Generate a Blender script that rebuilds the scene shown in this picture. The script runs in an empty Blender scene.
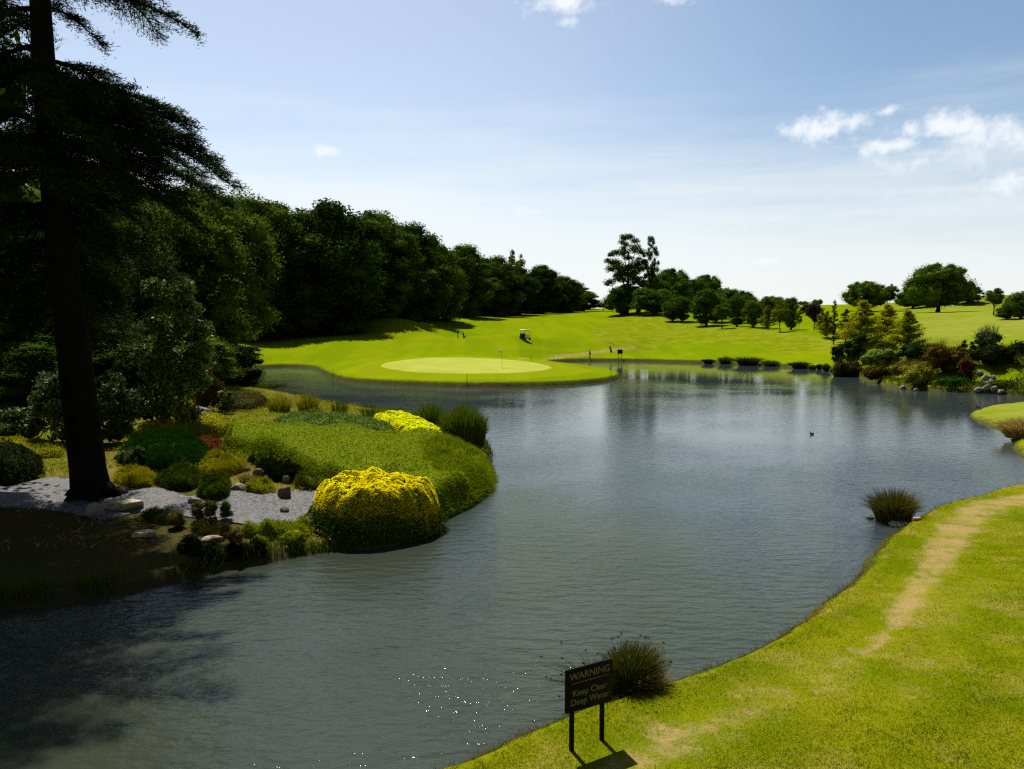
import bpy, math, random
import numpy as np
from mathutils import Vector, noise as mnoise

R = math.radians
sc = bpy.context.scene
col = sc.collection
random.seed(5)
RNG = np.random.default_rng(11)

# ------------------------------------------------------------------ camera
F, HY, CAMZ = 800.0, 325.0, 6.0
PITCH = math.atan((384.5 - HY) / F)
cd = bpy.data.cameras.new('camera')
cam = bpy.data.objects.new('camera', cd)
col.objects.link(cam)
cam.location = (0, 0, CAMZ)
cam.rotation_euler = (R(90) - PITCH, 0, 0)
cd.sensor_width = 36.0
cd.lens = F / 1024 * 36
cd.clip_start = 0.1
cd.clip_end = 8000
sc.camera = cam
cP, sP = math.cos(PITCH), math.sin(PITCH)


def ray(u, v):
    a, b = (u - 512) / F, (384.5 - v) / F
    return np.array([a, cP + b * sP, -sP + b * cP])


def P(u, v, z=0.0):
    d = ray(u, v)
    t = (z - CAMZ) / d[2]
    return np.array([d[0] * t, d[1] * t, z])


def PD(u, v, D):
    d = ray(u, v)
    t = D / d[1]
    return np.array([d[0] * t, D, CAMZ + d[2] * t])


# ------------------------------------------------------------------ pond outline
def W(x, y):
    return np.array([x, y])


def px(u, v):
    return P(u, v)[:2]


OUT = [W(-45, -2), W(-20, 0), W(-9, 4.6), W(-4, 8.2)]
OUT += [px(*p) for p in [(450, 769), (500, 745), (560, 722), (620, 702), (672, 684), (720, 665), (770, 640), (800, 622),
                         (828, 598), (848, 580), (869, 560), (880, 545), (896, 531), (925, 515), (960, 503), (1024, 487)]]
OUT += [W(24, 31.5), W(33, 34), W(36, 37), W(33, 40), W(26.5, 38)]
OUT += [px(*p) for p in [(1024, 461), (1012, 441), (1000, 431), (985, 424), (969, 416.5), (983, 410), (1005, 406.5), (1060, 403)]]
OUT += [W(60, 61), W(62, 66)]
OUT += [px(*p) for p in [(1060, 396), (1010, 395), (975, 393), (940, 392), (900, 388), (880, 384), (860, 378), (835, 372), (800, 368),
                         (750, 365), (700, 363), (640, 361.3), (600, 361), (570, 361.3), (548, 362.8),
                         (562, 365.5), (590, 369), (612, 373.5), (620, 377.3), (612, 380.5), (598, 382.8), (570, 385), (530, 386.5), (480, 387),
                         (430, 386), (380, 384), (345, 381), (329, 376), (320, 371), (310, 368), (290, 367), (268, 367.5), (240, 369.5), (215, 371)]]
OUT += [W(-39, 92), W(-35, 78)]
OUT += [px(*p) for p in [(210, 392), (235, 391), (262, 393), (290, 397), (320, 403), (350, 408), (385, 412), (420, 418), (450, 425), (478, 433),
                         (491, 447), (493, 466), (489, 486), (478, 500), (460, 511), (442, 519), (433, 530), (402, 543), (370, 549.5), (320, 553),
                         (270, 562), (200, 577), (130, 592), (60, 604), (0, 610), (-100, 618)]]
OUT += [W(-22, 15), W(-45, 12)]
OUT = np.array(OUT)


def smooth_closed(pts, k=3):
    n = len(pts)
    r = []
    for i in range(n):
        p0, p1, p2, p3 = pts[i - 1], pts[i], pts[(i + 1) % n], pts[(i + 2) % n]
        for j in range(k):
            t = j / k
            r.append(0.5 * ((2 * p1) + (-p0 + p2) * t + (2 * p0 - 5 * p1 + 4 * p2 - p3) * t * t + (-p0 + 3 * p1 - 3 * p2 + p3) * t ** 3))
    return np.array(r)


POND = smooth_closed(OUT)


def sdist(x, y, poly, chunk=20000):
    """signed distance, positive outside the polygon"""
    x = np.asarray(x, float).ravel(); y = np.asarray(y, float).ravel()
    A = poly; B = np.roll(poly, -1, 0)
    E = B - A; L2 = (E ** 2).sum(1) + 1e-12
    out = np.empty(len(x))
    for s in range(0, len(x), chunk):
        X = x[s:s + chunk, None]; Y = y[s:s + chunk, None]
        dx = X - A[None, :, 0]; dy = Y - A[None, :, 1]
        t = np.clip((dx * E[:, 0] + dy * E[:, 1]) / L2, 0, 1)
        d = np.sqrt(((dx - t * E[:, 0]) ** 2 + (dy - t * E[:, 1]) ** 2).min(1))
        c = ((A[None, :, 1] > Y) != (B[None, :, 1] > Y)) & (X < E[None, :, 0] * (Y - A[None, :, 1]) / (E[None, :, 1] + 1e-12) + A[None, :, 0])
        out[s:s + chunk] = np.where(c.sum(1) % 2 == 1, -d, d)
    return out


def pdist(x, y, line):
    """distance to an open polyline with per-point widths: returns d/width"""
    x = np.asarray(x, float); y = np.asarray(y, float)
    best = np.full(x.shape, 1e9)
    for a, b in zip(line[:-1], line[1:]):
        ex, ey = b[0] - a[0], b[1] - a[1]
        t = np.clip(((x - a[0]) * ex + (y - a[1]) * ey) / (ex * ex + ey * ey + 1e-9), 0, 1)
        w = a[2] + (b[2] - a[2]) * t
        best = np.minimum(best, np.hypot(x - a[0] - t * ex, y - a[1] - t * ey) / w)
    return best


def sstep(a, b, x):
    t = np.clip((x - a) / (b - a), 0, 1)
    return t * t * (3 - 2 * t)


_tab = RNG.random((256, 256))


def vnoise(x, y):
    xi = np.floor(x).astype(int); yi = np.floor(y).astype(int)
    fx = x - xi; fy = y - yi
    fx = fx * fx * (3 - 2 * fx); fy = fy * fy * (3 - 2 * fy)
    g = lambda i, j: _tab[i % 256, j % 256]
    return (g(xi, yi) * (1 - fx) + g(xi + 1, yi) * fx) * (1 - fy) + (g(xi, yi + 1) * (1 - fx) + g(xi + 1, yi + 1) * fx) * fy - 0.5


# ------------------------------------------------------------------ ground heights
CTRL = [  # pixel u, v, distance
    (440, 357, 110), (520, 358, 112), (380, 362, 100), (480, 371, 88), (300, 360, 116.5), (280, 357, 120), (325, 353, 124), (270, 349, 132), (300, 346, 134), (330, 346, 134), (330, 339, 143), (390, 343, 138),
    (459, 338, 165), (525, 340, 150), (590, 352, 140), (620, 354, 139), (600, 345, 150), (560, 345, 148),
    (300, 338, 148), (350, 332, 158), (320, 328, 165), (400, 321, 168), (450, 318.5, 210), (500, 316, 262), (560, 313.5, 300), (600, 311.5, 330),
    (460, 328, 190), (540, 326, 195), (540, 318, 250), (600, 330, 185), (610, 318, 250),
    (630, 313, 265), (650, 315, 245), (690, 321, 215), (720, 329, 180), (760, 331.5, 165), (790, 333.5, 152), (830, 339, 140),
    (660, 333, 190), (700, 345, 150), (760, 350, 136), (800, 352, 128), (640, 350, 150),
    (700, 308, 330), (760, 306.5, 320), (800, 306, 300), (850, 307, 300), (780, 318, 220), (850, 318, 200), (850, 330, 150),
    (860, 343, 112), (886, 343, 112), (908, 350, 94), (860, 356, 100), (930, 359, 84), (905, 359, 84), (930, 347, 95), (970, 352, 84),
    (1000, 358, 82), (1030, 355, 84),
    (930, 330, 140), (930, 320, 195), (936, 312, 250), (980, 308, 260), (1024, 303, 270), (993, 314.5, 195), (1000, 331, 125), (1005, 322, 160),
    (900, 309, 290), (1010, 341, 104), (950, 340, 108), (900, 330, 150),
]
CW = [PD(*c) for c in CTRL] + [np.array(p, float) for p in [
    (3, 4, .7), (6, 9, 0.7), (12, 12, .8), (12, 18, .75), (20, 14, .95), (22, 26, .8), (30, 20, 1.1), (0, -5, .9), (-15, -10, 1.2), (30, -5, 1.3),
    (35, 48, 1.2), (45, 55, 1.5), (30, 50, 1.0), (60, 45, 2), (60, 75, 3), (75, 100, 4.6), (90, 120, 5.8), (110, 90, 6), (110, 150, 8.2), (130, 190, 10.5), (170, 280, 16), (180, 90, 8),
    (-12.5, 24, 0.8), (-10, 28, 0.9), (-5, 27, .8), (-8, 22, .7), (-4, 38, 0.7), (-10, 40, 0.9), (-14, 45, 1.0), (-18, 30, 0.9), (-24, 40, 1.1), (-22, 60, 1.0), (-15, 60, 0.6),
    (-40, 60, 1.3), (-60, 60, 2), (-45, 95, 1.5), (-60, 110, 2.8), (-50, 125, 3.2), (-80, 150, 8), (-60, 180, 9), (-60, 230, 11), (-20, 330, 13), (-45, 30, 1.2), (-60, 20, 1.5),
    (-100, 80, 4), (-100, 250, 13), (-20, 400, 14), (60, 420, 15), (140, 400, 15),
]]
CW = np.array(CW)
_c = 6.0
_D = np.sqrt(((CW[:, None, :2] - CW[None, :, :2]) ** 2).sum(-1) + _c * _c)
_n = len(CW)
_M = np.zeros((_n + 1, _n + 1)); _M[:_n, :_n] = -_D + 0.6 * np.eye(_n) * -1; _M[:_n, _n] = 1; _M[_n, :_n] = 1
_wt = np.linalg.solve(_M, np.r_[CW[:, 2], 0])


def rbf(x, y, chunk=40000):
    out = np.empty(len(x))
    for s in range(0, len(x), chunk):
        d = np.sqrt((x[s:s + chunk, None] - CW[None, :, 0]) ** 2 + (y[s:s + chunk, None] - CW[None, :, 1]) ** 2 + _c * _c)
        out[s:s + chunk] = -d @ _wt[:_n] + _wt[_n]
    return out


def span(*segs):
    r = []
    for a, b, st in segs:
        r.append(np.linspace(a, b, max(2, int(round((b - a) / st))) + 1)[:-1])
    return np.concatenate(r + [[segs[-1][1]]])


GX = span((-3200, -200, 300), (-200, -60, 3), (-60, -40, 1), (-40, -24, 0.4), (-24, 22, 0.25), (22, 55, 0.4), (55, 90, 1), (90, 260, 3), (260, 3200, 300))
GY = span((-600, -30, 80), (-30, 0, 2), (0, 6, 0.6), (6, 36, 0.22), (36, 62, 0.3), (62, 96, 0.4), (96, 137, 0.5), (137, 200, 1.2), (200, 420, 2.5), (420, 4500, 300))
XX, YY = np.meshgrid(GX, GY)
xf, yf = XX.ravel(), YY.ravel()
S = sdist(xf, yf, POND)
land = np.clip(rbf(xf, yf), 0.35, 18)
far = sstep(380, 700, np.hypot(xf, yf))
land = land * (1 - far) + 6 * far
S2 = S + 0.24 * vnoise(xf * .9, yf * .9) + 0.10 * vnoise(xf * 3.1, yf * 3.1)
FARB = .24 * sstep(58, 72, yf)
ZZ = np.where(S2 < 0, -1.3 * sstep(0, -2.5, S2) - 0.25 * sstep(0, -0.3, S2),
              (.26 + FARB) * sstep(0, 0.40 - FARB * .5, S2) + (land - .26 - FARB) * sstep(0.2, 8, S2)) + np.where(S2 > 0.4, 0.07 * vnoise(xf * .35, yf * .35), 0)
Z2 = ZZ.reshape(XX.shape)
S_2D = S.reshape(XX.shape)


def bil(A, x, y):
    x = np.asarray(x, float); y = np.asarray(y, float)
    i = np.clip(np.searchsorted(GX, x) - 1, 0, len(GX) - 2); j = np.clip(np.searchsorted(GY, y) - 1, 0, len(GY) - 2)
    fx = np.clip((x - GX[i]) / (GX[i + 1] - GX[i]), 0, 1); fy = np.clip((y - GY[j]) / (GY[j + 1] - GY[j]), 0, 1)
    return (A[j, i] * (1 - fx) + A[j, i + 1] * fx) * (1 - fy) + (A[j + 1, i] * (1 - fx) + A[j + 1, i + 1] * fx) * fy


def hgt(x, y):
    return bil(Z2, x, y)


def G(u, v, dmin=8, dmax=330):
    """the point of the ground seen at a pixel"""
    d = ray(u, v)
    D = np.linspace(dmin, dmax, 5000)
    t = D / d[1]
    z = CAMZ + d[2] * t
    h = np.maximum(hgt(d[0] * t, D), 0.0)
    k = np.argmax(z < h)
    if z[k] >= h[k]:
        k = len(D) - 1
    return np.array([d[0] * t[k], D[k], h[k]])


# ------------------------------------------------------------------ materials
def new_mat(name):
    m = bpy.data.materials.new(name); m.use_nodes = True
    nt = m.node_tree
    for n in list(nt.nodes):
        nt.nodes.remove(n)
    return m, nt


class NT:
    def __init__(s, nt): s.nt = nt

    def n(s, typ, **kw):
        nd = s.nt.nodes.new(typ)
        for k, v in kw.items():
            if k == 'inp':
                for kk, vv in v.items():
                    if isinstance(vv, bpy.types.NodeSocket): s.nt.links.new(vv, nd.inputs[kk])
                    else: nd.inputs[kk].default_value = vv
            else: setattr(nd, k, v)
        return nd

    def math(s, op, a, b=0.0, c=None, clamp=False):
        nd = s.n('ShaderNodeMath', operation=op, use_clamp=clamp)
        for i, v in enumerate((a, b) if c is None else (a, b, c)):
            if isinstance(v, bpy.types.NodeSocket): s.nt.links.new(v, nd.inputs[i])
            else: nd.inputs[i].default_value = v
        return nd.outputs[0]

    def vmath(s, op, a, b, out=0):
        nd = s.n('ShaderNodeVectorMath', operation=op)
        for i, v in enumerate((a, b)):
            if isinstance(v, bpy.types.NodeSocket): s.nt.links.new(v, nd.inputs[i])
            else: nd.inputs[i].default_value = v
        return nd.outputs[out]

    def mix(s, f, a, b):
        nd = s.n('ShaderNodeMix', data_type='RGBA')
        for i, v in ((0, f), (6, a), (7, b)):
            if isinstance(v, bpy.types.NodeSocket): s.nt.links.new(v, nd.inputs[i])
            else: nd.inputs[i].default_value = v if i == 0 else (*v[:3], 1)
        return nd.outputs[2]

    def step(s, x, a, b):
        nd = s.n('ShaderNodeMapRange', interpolation_type='SMOOTHSTEP')
        for k, v in (('Value', x), ('From Min', a), ('From Max', b)):
            if isinstance(v, bpy.types.NodeSocket): s.nt.links.new(v, nd.inputs[k])
            else: nd.inputs[k].default_value = v
        return nd.outputs[0]

    def noise(s, vec, scale, detail=3, rough=.55):
        nd = s.n('ShaderNodeTexNoise', inp={'Scale': scale, 'Detail': detail, 'Roughness': rough})
        if vec is not None: s.nt.links.new(vec, nd.inputs['Vector'])
        return nd.outputs['Fac']

    def out(s, sh, typ='ShaderNodeOutputMaterial'):
        o = s.n(typ); s.nt.links.new(sh, o.inputs['Surface'])


def leaf_mat(name, c1, c2, c3=None, trans=0.3, rough=0.8, spec=0.02, clump=0.5, var=0.25):
    """leaf colour varies from leaf to leaf, from clump to clump and from plant to plant"""
    m, nt = new_mat(name); k = NT(nt)
    geo = k.n('ShaderNodeNewGeometry'); oi = k.n('ShaderNodeObjectInfo'); tc = k.n('ShaderNodeTexCoord')
    c = k.mix(geo.outputs['Random Per Island'], c1, c2)
    if c3:
        nz = k.noise(tc.outputs['Object'], clump, 2)
        c = k.mix(k.math('MULTIPLY', k.step(nz, .42, .68), .8), c, c3)
    hs = k.n('ShaderNodeHueSaturation', inp={'Color': c})
    nt.links.new(k.math('MULTIPLY_ADD', oi.outputs['Random'], 2 * var, 1 - var), hs.inputs['Value'])
    nt.links.new(k.math('MULTIPLY_ADD', oi.outputs['Random'], -.03, .515), hs.inputs['Hue'])
    c = hs.outputs[0]
    b = k.n('ShaderNodeBsdfPrincipled', inp={'Base Color': c, 'Roughness': rough, 'Specular IOR Level': spec})
    t = k.n('ShaderNodeBsdfTranslucent', inp={'Color': c})
    x = k.n('ShaderNodeMixShader', inp={0: trans, 1: b.outputs[0], 2: t.outputs[0]})
    k.out(x.outputs[0])
    return m


def plain_mat(name, c, rough=.6, c2=None, scale=6, bump=0.0, metal=0.0, spec=.4):
    m, nt = new_mat(name); k = NT(nt)
    tc = k.n('ShaderNodeTexCoord')
    nz = k.noise(tc.outputs['Object'], scale, 5, .6)
    cc = k.mix(k.step(nz, .3, .7), c, c2 if c2 else tuple(v * .75 for v in c))
    b = k.n('ShaderNodeBsdfPrincipled', inp={'Base Color': cc, 'Roughness': rough, 'Metallic': metal, 'Specular IOR Level': spec})
    if bump:
        bm = k.n('ShaderNodeBump', inp={'Strength': bump, 'Distance': .05, 'Height': k.noise(tc.outputs['Object'], scale * 3, 6, .65)})
        nt.links.new(bm.outputs[0], b.inputs['Normal'])
    k.out(b.outputs[0])
    return m


M = {}
M['broad'] = leaf_mat('broadleaf foliage', (.010, .024, .001), (.064, .112, .003), (.080, .122, .004), .32, var=.4)
M['wood'] = leaf_mat('woodland foliage', (.008, .020, .001), (.056, .102, .003), (.075, .115, .004), .32, var=.42)
M['cedar'] = leaf_mat('cedar needles', (.007, .017, .001), (.034, .062, .002), (.050, .082, .003), .10, clump=.4)
M['round'] = leaf_mat('park tree foliage', (.020, .048, .002), (.075, .13, .004), (.090, .14, .005), .32)
M['young'] = leaf_mat('young tree foliage', (.07, .10, .003), (.16, .18, .004), (.18, .18, .006), .3)
M['purple'] = leaf_mat('purple foliage', (.030, .014, .018), (.055, .028, .032), (.035, .035, .008), .2)
M['gold'] = leaf_mat('golden conifer foliage', (.20, .22, .002), (.46, .42, .004), (.30, .31, .003), .5, clump=.9)
M['blueconifer'] = leaf_mat('dark conifer foliage', (.008, .022, .003), (.020, .042, .004), None, .1)
M['glossy'] = leaf_mat('glossy evergreen leaves', (.008, .018, .002), (.13, .19, .015), (.03, .06, .006), .2, .5, .10, clump=1.2)  # wide dark-to-bright leaf range stands in for sunlit flecks
M['grey_leaf'] = leaf_mat('greyish shrub leaves', (.012, .025, .006), (.11, .17, .045), (.03, .055, .010), .2, .6, .06, clump=1.3)  # sunlit flecks on dark, put into the leaf colours
M['bronze'] = leaf_mat('bronze leaves', (.05, .035, .004), (.10, .065, .008), (.05, .055, .004), .2)
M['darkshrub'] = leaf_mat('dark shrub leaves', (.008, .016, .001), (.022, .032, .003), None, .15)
M['mound'] = leaf_mat('dark green mound leaves', (.006, .034, .001), (.012, .055, .002), (.016, .06, .002), .15, clump=1.5)
M['hedge'] = leaf_mat('yellow green ground cover leaves', (.10, .16, .002), (.27, .31, .005), (.16, .21, .003), .28, clump=.7)
M['hedge2'] = leaf_mat('feathery green shrub leaves', (.10, .15, .002), (.26, .29, .004), (.18, .22, .003), .35, clump=1.1)
M['pale'] = leaf_mat('pale ground cover leaves', (.08, .14, .02), (.15, .21, .03), (.06, .11, .006), .2, clump=1.5)
M['juniper'] = leaf_mat('juniper sprays', (.02, .045, .001), (.08, .12, .003), (.12, .15, .004), .15, clump=1.5)
M['heath'] = leaf_mat('heather sprigs', (.05, .042, .006), (.11, .085, .02), (.05, .06, .004), .15, clump=1.5)
M['red'] = leaf_mat('red ground cover leaves', (.13, .020, .004), (.22, .04, .006), (.10, .03, .004), .2, clump=2)
M['redflower'] = leaf_mat('crimson blossom', (.25, .02, .03), (.40, .05, .07), None, .2)
M['lime'] = leaf_mat('yellowish ground cover leaves', (.20, .20, .003), (.38, .32, .006), (.16, .18, .003), .2, clump=1.2)
M['flower'] = leaf_mat('yellow blossom', (.80, .75, .003), (.92, .90, .010), (.84, .79, .004), .40, clump=2.5, var=.02)
M['reed'] = leaf_mat('reed blades', (.035, .065, .002), (.11, .16, .004), None, .25)
M['rush'] = leaf_mat('rush blades', (.032, .048, .004), (.10, .11, .010), (.16, .10, .015), .2, clump=1.5)
M['darkrush'] = leaf_mat('dark rush blades', (.010, .015, .003), (.026, .030, .005), None, .15)
M['strawgrass'] = leaf_mat('straw coloured grass', (.24, .18, .045), (.40, .31, .09), None, .25)
M['varieg'] = leaf_mat('yellow striped grass', (.18, .18, .01), (.36, .32, .03), (.11, .12, .006), .25)
M['lawn'] = leaf_mat('mown grass blades', (.066, .095, .001), (.138, .152, .002), (.175, .145, .008), .28, clump=.9, var=0)
M['meadow'] = leaf_mat('rough grass blades', (.12, .15, .002), (.26, .25, .006), (.16, .18, .003), .3, clump=.8, var=0)
M['bark'] = plain_mat('dark bark', (.010, .008, .007), .95, (.005, .004, .004), 5, .9, spec=.05)
M['greybark'] = plain_mat('grey bark', (.10, .085, .065), .9, (.05, .042, .034), 5, .8)
M['rock'] = plain_mat('pale grey rock', (.27, .25, .21), .9, (.12, .105, .085), 4, 1.0, spec=.1)
M['brownrock'] = plain_mat('brown rock', (.17, .11, .07), .9, (.07, .05, .035), 4, 1.0, spec=.1)
M['limestone'] = plain_mat('pale slab stone', (.46, .40, .27), .9, (.22, .18, .11), 5, 1.0, spec=.1)
M['black'] = plain_mat('black paint', (.006, .007, .006), .6, (.009, .010, .008), 8, .15, spec=.08)
M['goldpaint'] = plain_mat('gold lettering paint', (.20, .165, .07), .6, spec=.1)
M['white'] = plain_mat('white paint', (.78, .77, .74), .45)
M['rubber'] = plain_mat('black rubber', (.015, .015, .015), .8)
M['chrome'] = plain_mat('grey metal', (.3, .3, .3), .4, metal=.8)
M['darkcloth'] = plain_mat('dark cloth', (.02, .02, .03), .9)
M['redcloth'] = plain_mat('maroon cloth', (.11, .02, .02), .9)
M['skin'] = plain_mat('skin', (.42, .25, .18), .6)
M['hair'] = plain_mat('dark hair', (.03, .02, .012), .7)
M['navy'] = plain_mat('navy cloth', (.02, .025, .06), .9)
M['seatvinyl'] = plain_mat('dark seat vinyl', (.03, .03, .035), .5)
M['duck'] = plain_mat('dark brown feathers', (.05, .038, .028), .8, (.025, .02, .016), 18)
M['beak'] = plain_mat('dull orange beak', (.30, .17, .03), .5)
M['stake'] = plain_mat('weathered stake', (.10, .04, .03), .8)


# ------------------------------------------------------------------ mesh helpers
def mesh_np(name, V, faces, mats, midx=None, smooth=False):
    """faces: list of int arrays (n,3) or (n,4); mats: list; midx: one material index per array"""
    me = bpy.data.meshes.new(name)
    V = np.asarray(V, np.float32)
    faces = [np.asarray(f, np.int32) for f in faces]
    keep = [i for i, f in enumerate(faces) if len(f)]
    mi = np.concatenate([np.full(len(faces[i]), (midx[i] if midx else 0), np.int32) for i in keep])
    faces = [faces[i] for i in keep]
    me.vertices.add(len(V)); me.vertices.foreach_set('co', V.ravel())
    li = np.concatenate([f.ravel() for f in faces])
    tot = np.concatenate([np.full(len(f), f.shape[1], np.int32) for f in faces])
    st = np.concatenate([[0], np.cumsum(tot)[:-1]]).astype(np.int32)
    me.loops.add(len(li)); me.loops.foreach_set('vertex_index', li)
    me.polygons.add(len(tot)); me.polygons.foreach_set('loop_start', st); me.polygons.foreach_set('loop_total', tot)
    for m in mats: me.materials.append(m)
    me.polygons.foreach_set('material_index', mi)
    if smooth: me.polygons.foreach_set('use_smooth', np.ones(len(tot), bool))
    me.update(calc_edges=True); me.validate()
    return me


def link(name, me, parent=None, loc=(0, 0, 0)):
    o = bpy.data.objects.new(name, me); col.objects.link(o)
    o.location = loc
    if parent is not None: o.parent = parent
    return o


def tag(o, label, cat, group=None):
    o['label'] = label; o['category'] = cat
    if group: o['group'] = group
    return o


def thing(name, label, cat, loc=(0, 0, 0), rz=0.0, group=None):
    o = bpy.data.objects.new(name, None); col.objects.link(o)
    o.empty_display_size = .3
    o.location = loc; o.rotation_euler = (0, 0, rz)
    return tag(o, label, cat, group)


KIDS = {}


def dup(root, label=None, group=None, loc=None, rz=None, scale=None):
    """a copy of a thing with copies of its parts and their sub-parts"""
    r = root.copy(); col.objects.link(r)
    for ch in KIDS.get(root.name, list(root.children)):
        c = ch.copy(); col.objects.link(c); c.parent = r
        for g in ch.children:
            d = g.copy(); col.objects.link(d); d.parent = c
    if label: r['label'] = label
    if group: r['group'] = group
    elif 'group' in r.keys(): del r['group']
    if loc is not None: r.location = loc
    if rz is not None: r.rotation_euler = (0, 0, rz)
    if scale is not None: r.scale = scale
    return r


class MB:
    """collects simple shapes into one mesh"""
    def __init__(s): s.v = []; s.q = []; s.t = []; s.n = 0; s.qm = []; s.tm = []

    def add(s, V, quads=(), tris=(), m=0):
        V = np.asarray(V, float).reshape(-1, 3)
        s.v.append(V)
        for f in quads: s.q.append([i + s.n for i in f]); s.qm.append(m)
        for f in tris: s.t.append([i + s.n for i in f]); s.tm.append(m)
        s.n += len(V)

    def box(s, c, size, rz=0, m=0, bev=0.0, rx=0):
        x, y, z = [d / 2 for d in size]
        b = min(bev, x * .9, y * .9, z * .9)
        pts = []
        if b <= 0:
            pts = [(sx * x, sy * y, sz * z) for sz in (-1, 1) for sx, sy in ((-1, -1), (1, -1), (1, 1), (-1, 1))]
            rings = 2; k = 4
        else:
            def ring(ix, iy, zz):
                return [(-ix + b, -iy, zz), (ix - b, -iy, zz), (ix, -iy + b, zz), (ix, iy - b, zz), (ix - b, iy, zz), (-ix + b, iy, zz), (-ix, iy - b, zz), (-ix, -iy + b, zz)]
            pts = ring(x - b * .7, y - b * .7, -z) + ring(x, y, -z + b) + ring(x, y, z - b) + ring(x - b * .7, y - b * .7, z)
            rings = 4; k = 8
        V = np.array(pts)
        if rx:
            cc, ss = math.cos(rx), math.sin(rx)
            V = np.c_[V[:, 0], V[:, 1] * cc - V[:, 2] * ss, V[:, 1] * ss + V[:, 2] * cc]
        cc, ss = math.cos(rz), math.sin(rz)
        V = np.c_[V[:, 0] * cc - V[:, 1] * ss, V[:, 0] * ss + V[:, 1] * cc, V[:, 2]] + np.array(c)
        q = [(r * k + i, r * k + (i + 1) % k, (r + 1) * k + (i + 1) % k, (r + 1) * k + i) for r in range(rings - 1) for i in range(k)]
        t = []
        for i in range(1, k - 1):
            t.append((0, i + 1, i)); o = (rings - 1) * k; t.append((o, o + i, o + i + 1))
        s.add(V, q, t, m)

    def tube(s, pts, rad, n=8, m=0, cap=True):
        pts = np.asarray(pts, float); rad = np.broadcast_to(rad, (len(pts),)).astype(float)
        T = np.gradient(pts, axis=0); T /= np.linalg.norm(T, axis=1)[:, None] + 1e-9
        up = np.array([0, 0, 1.0]) if abs(T[0][2]) < .9 else np.array([1.0, 0, 0])
        V = []
        a = np.linspace(0, 2 * np.pi, n, endpoint=False)
        for p, t, r in zip(pts, T, rad):
            x = np.cross(up, t); x /= np.linalg.norm(x) + 1e-9; y = np.cross(t, x)
            V.append(p + r * (np.cos(a)[:, None] * x + np.sin(a)[:, None] * y))
        V = np.concatenate(V); k = len(pts)
        q = [(i * n + j, i * n + (j + 1) % n, (i + 1) * n + (j + 1) % n, (i + 1) * n + j) for i in range(k - 1) for j in range(n)]
        t = []
        if cap:
            V = np.r_[V, [pts[0]], [pts[-1]]]
            for j in range(n):
                t.append((k * n, (j + 1) % n, j)); t.append((k * n + 1, (k - 1) * n + j, (k - 1) * n + (j + 1) % n))
        s.add(V, q, t, m)

    def ell(s, c, r, nu=12, nv=8, m=0):
        V = []
        for i in range(nv + 1):
            th = math.pi * i / nv
            for j in range(nu):
                ph = 2 * math.pi * j / nu
                V.append((c[0] + r[0] * math.sin(th) * math.cos(ph), c[1] + r[1] * math.sin(th) * math.sin(ph), c[2] + r[2] * math.cos(th)))
        q = [(i * nu + j, (i + 1) * nu + j, (i + 1) * nu + (j + 1) % nu, i * nu + (j + 1) % nu) for i in range(nv) for j in range(nu)]
        s.add(V, q, (), m)

    def mesh(s, name, mats, smooth=False):
        if not isinstance(mats, (list, tuple)): mats = [mats]
        V = np.concatenate(s.v)
        fs, mi = [], []
        for lst, lm in ((s.q, s.qm), (s.t, s.tm)):
            if lst:
                lst = np.array(lst); lm = np.array(lm)
                for k in np.unique(lm): fs.append(lst[lm == k]); mi.append(int(k))
        return mesh_np(name, V, fs, mats, mi, smooth)


def nrm(v):
    return v / (np.linalg.norm(v, axis=-1, keepdims=True) + 1e-9)


def rsph(n, rng=RNG):
    return nrm(rng.normal(size=(n, 3)))


class Leaves:
    """leaf-sized faces, each a pointed diamond a little bent along its midrib"""
    def __init__(s): s.V = []; s.T = []; s.n = 0; s.Fq = []; s.mi = []

    def add(s, c, nor, size, aspect=.55, tdir=None, m=0, rng=RNG):
        c = np.asarray(c, float); n = len(c)
        if n == 0: return
        nor = nrm(np.asarray(nor, float))
        t = rsph(n, rng) if tdir is None else np.asarray(tdir, float)
        t = nrm(t - (t * nor).sum(1, keepdims=True) * nor)
        b = np.cross(nor, t)
        L = np.broadcast_to(size, (n,))[:, None]
        w = L * aspect
        V = np.stack([c - t * L * .5, c + b * w * .5 - nor * L * .08, c + t * L * .5, c - b * w * .5 - nor * L * .08], 1).reshape(-1, 3)
        s.V.append(V); i = np.arange(n)[:, None] * 4 + s.n
        s.Fq.append(i + np.array([0, 1, 2, 3])); s.mi.append(m); s.n += 4 * n

    def raw(s, V, q, m=0):
        s.V.append(np.asarray(V, float)); s.Fq.append(np.asarray(q) + s.n); s.mi.append(m); s.n += len(V)

    def blades(s, base, tip, width, bend=.15, m=0, rng=RNG):
        """each blade: two quads tapering from base to tip, bowed outwards"""
        n = len(base)
        if n == 0: return
        d = tip - base
        side = nrm(np.cross(d, rsph(n, rng)))
        w = np.broadcast_to(width, (n,))[:, None]
        mid = base + d * .55 + np.c_[-d[:, :2] * bend, np.linalg.norm(d, axis=1)[:, None] * bend * .6]
        V = np.stack([base - side * w * .5, base + side * w * .5, mid + side * w * .4, mid - side * w * .4, tip + side * w * .06, tip - side * w * .06], 1).reshape(-1, 3)
        i = np.arange(n)[:, None] * 6 + s.n
        s.V.append(V); s.Fq.append(np.concatenate([i + np.array([0, 1, 2, 3]), i + np.array([3, 2, 4, 5])])); s.mi.append(m); s.n += 6 * n

    def mesh(s, name, mats):
        if not isinstance(mats, (list, tuple)): mats = [mats]
        return mesh_np(name, np.concatenate(s.V), s.Fq, mats, s.mi)


_ico = None


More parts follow.
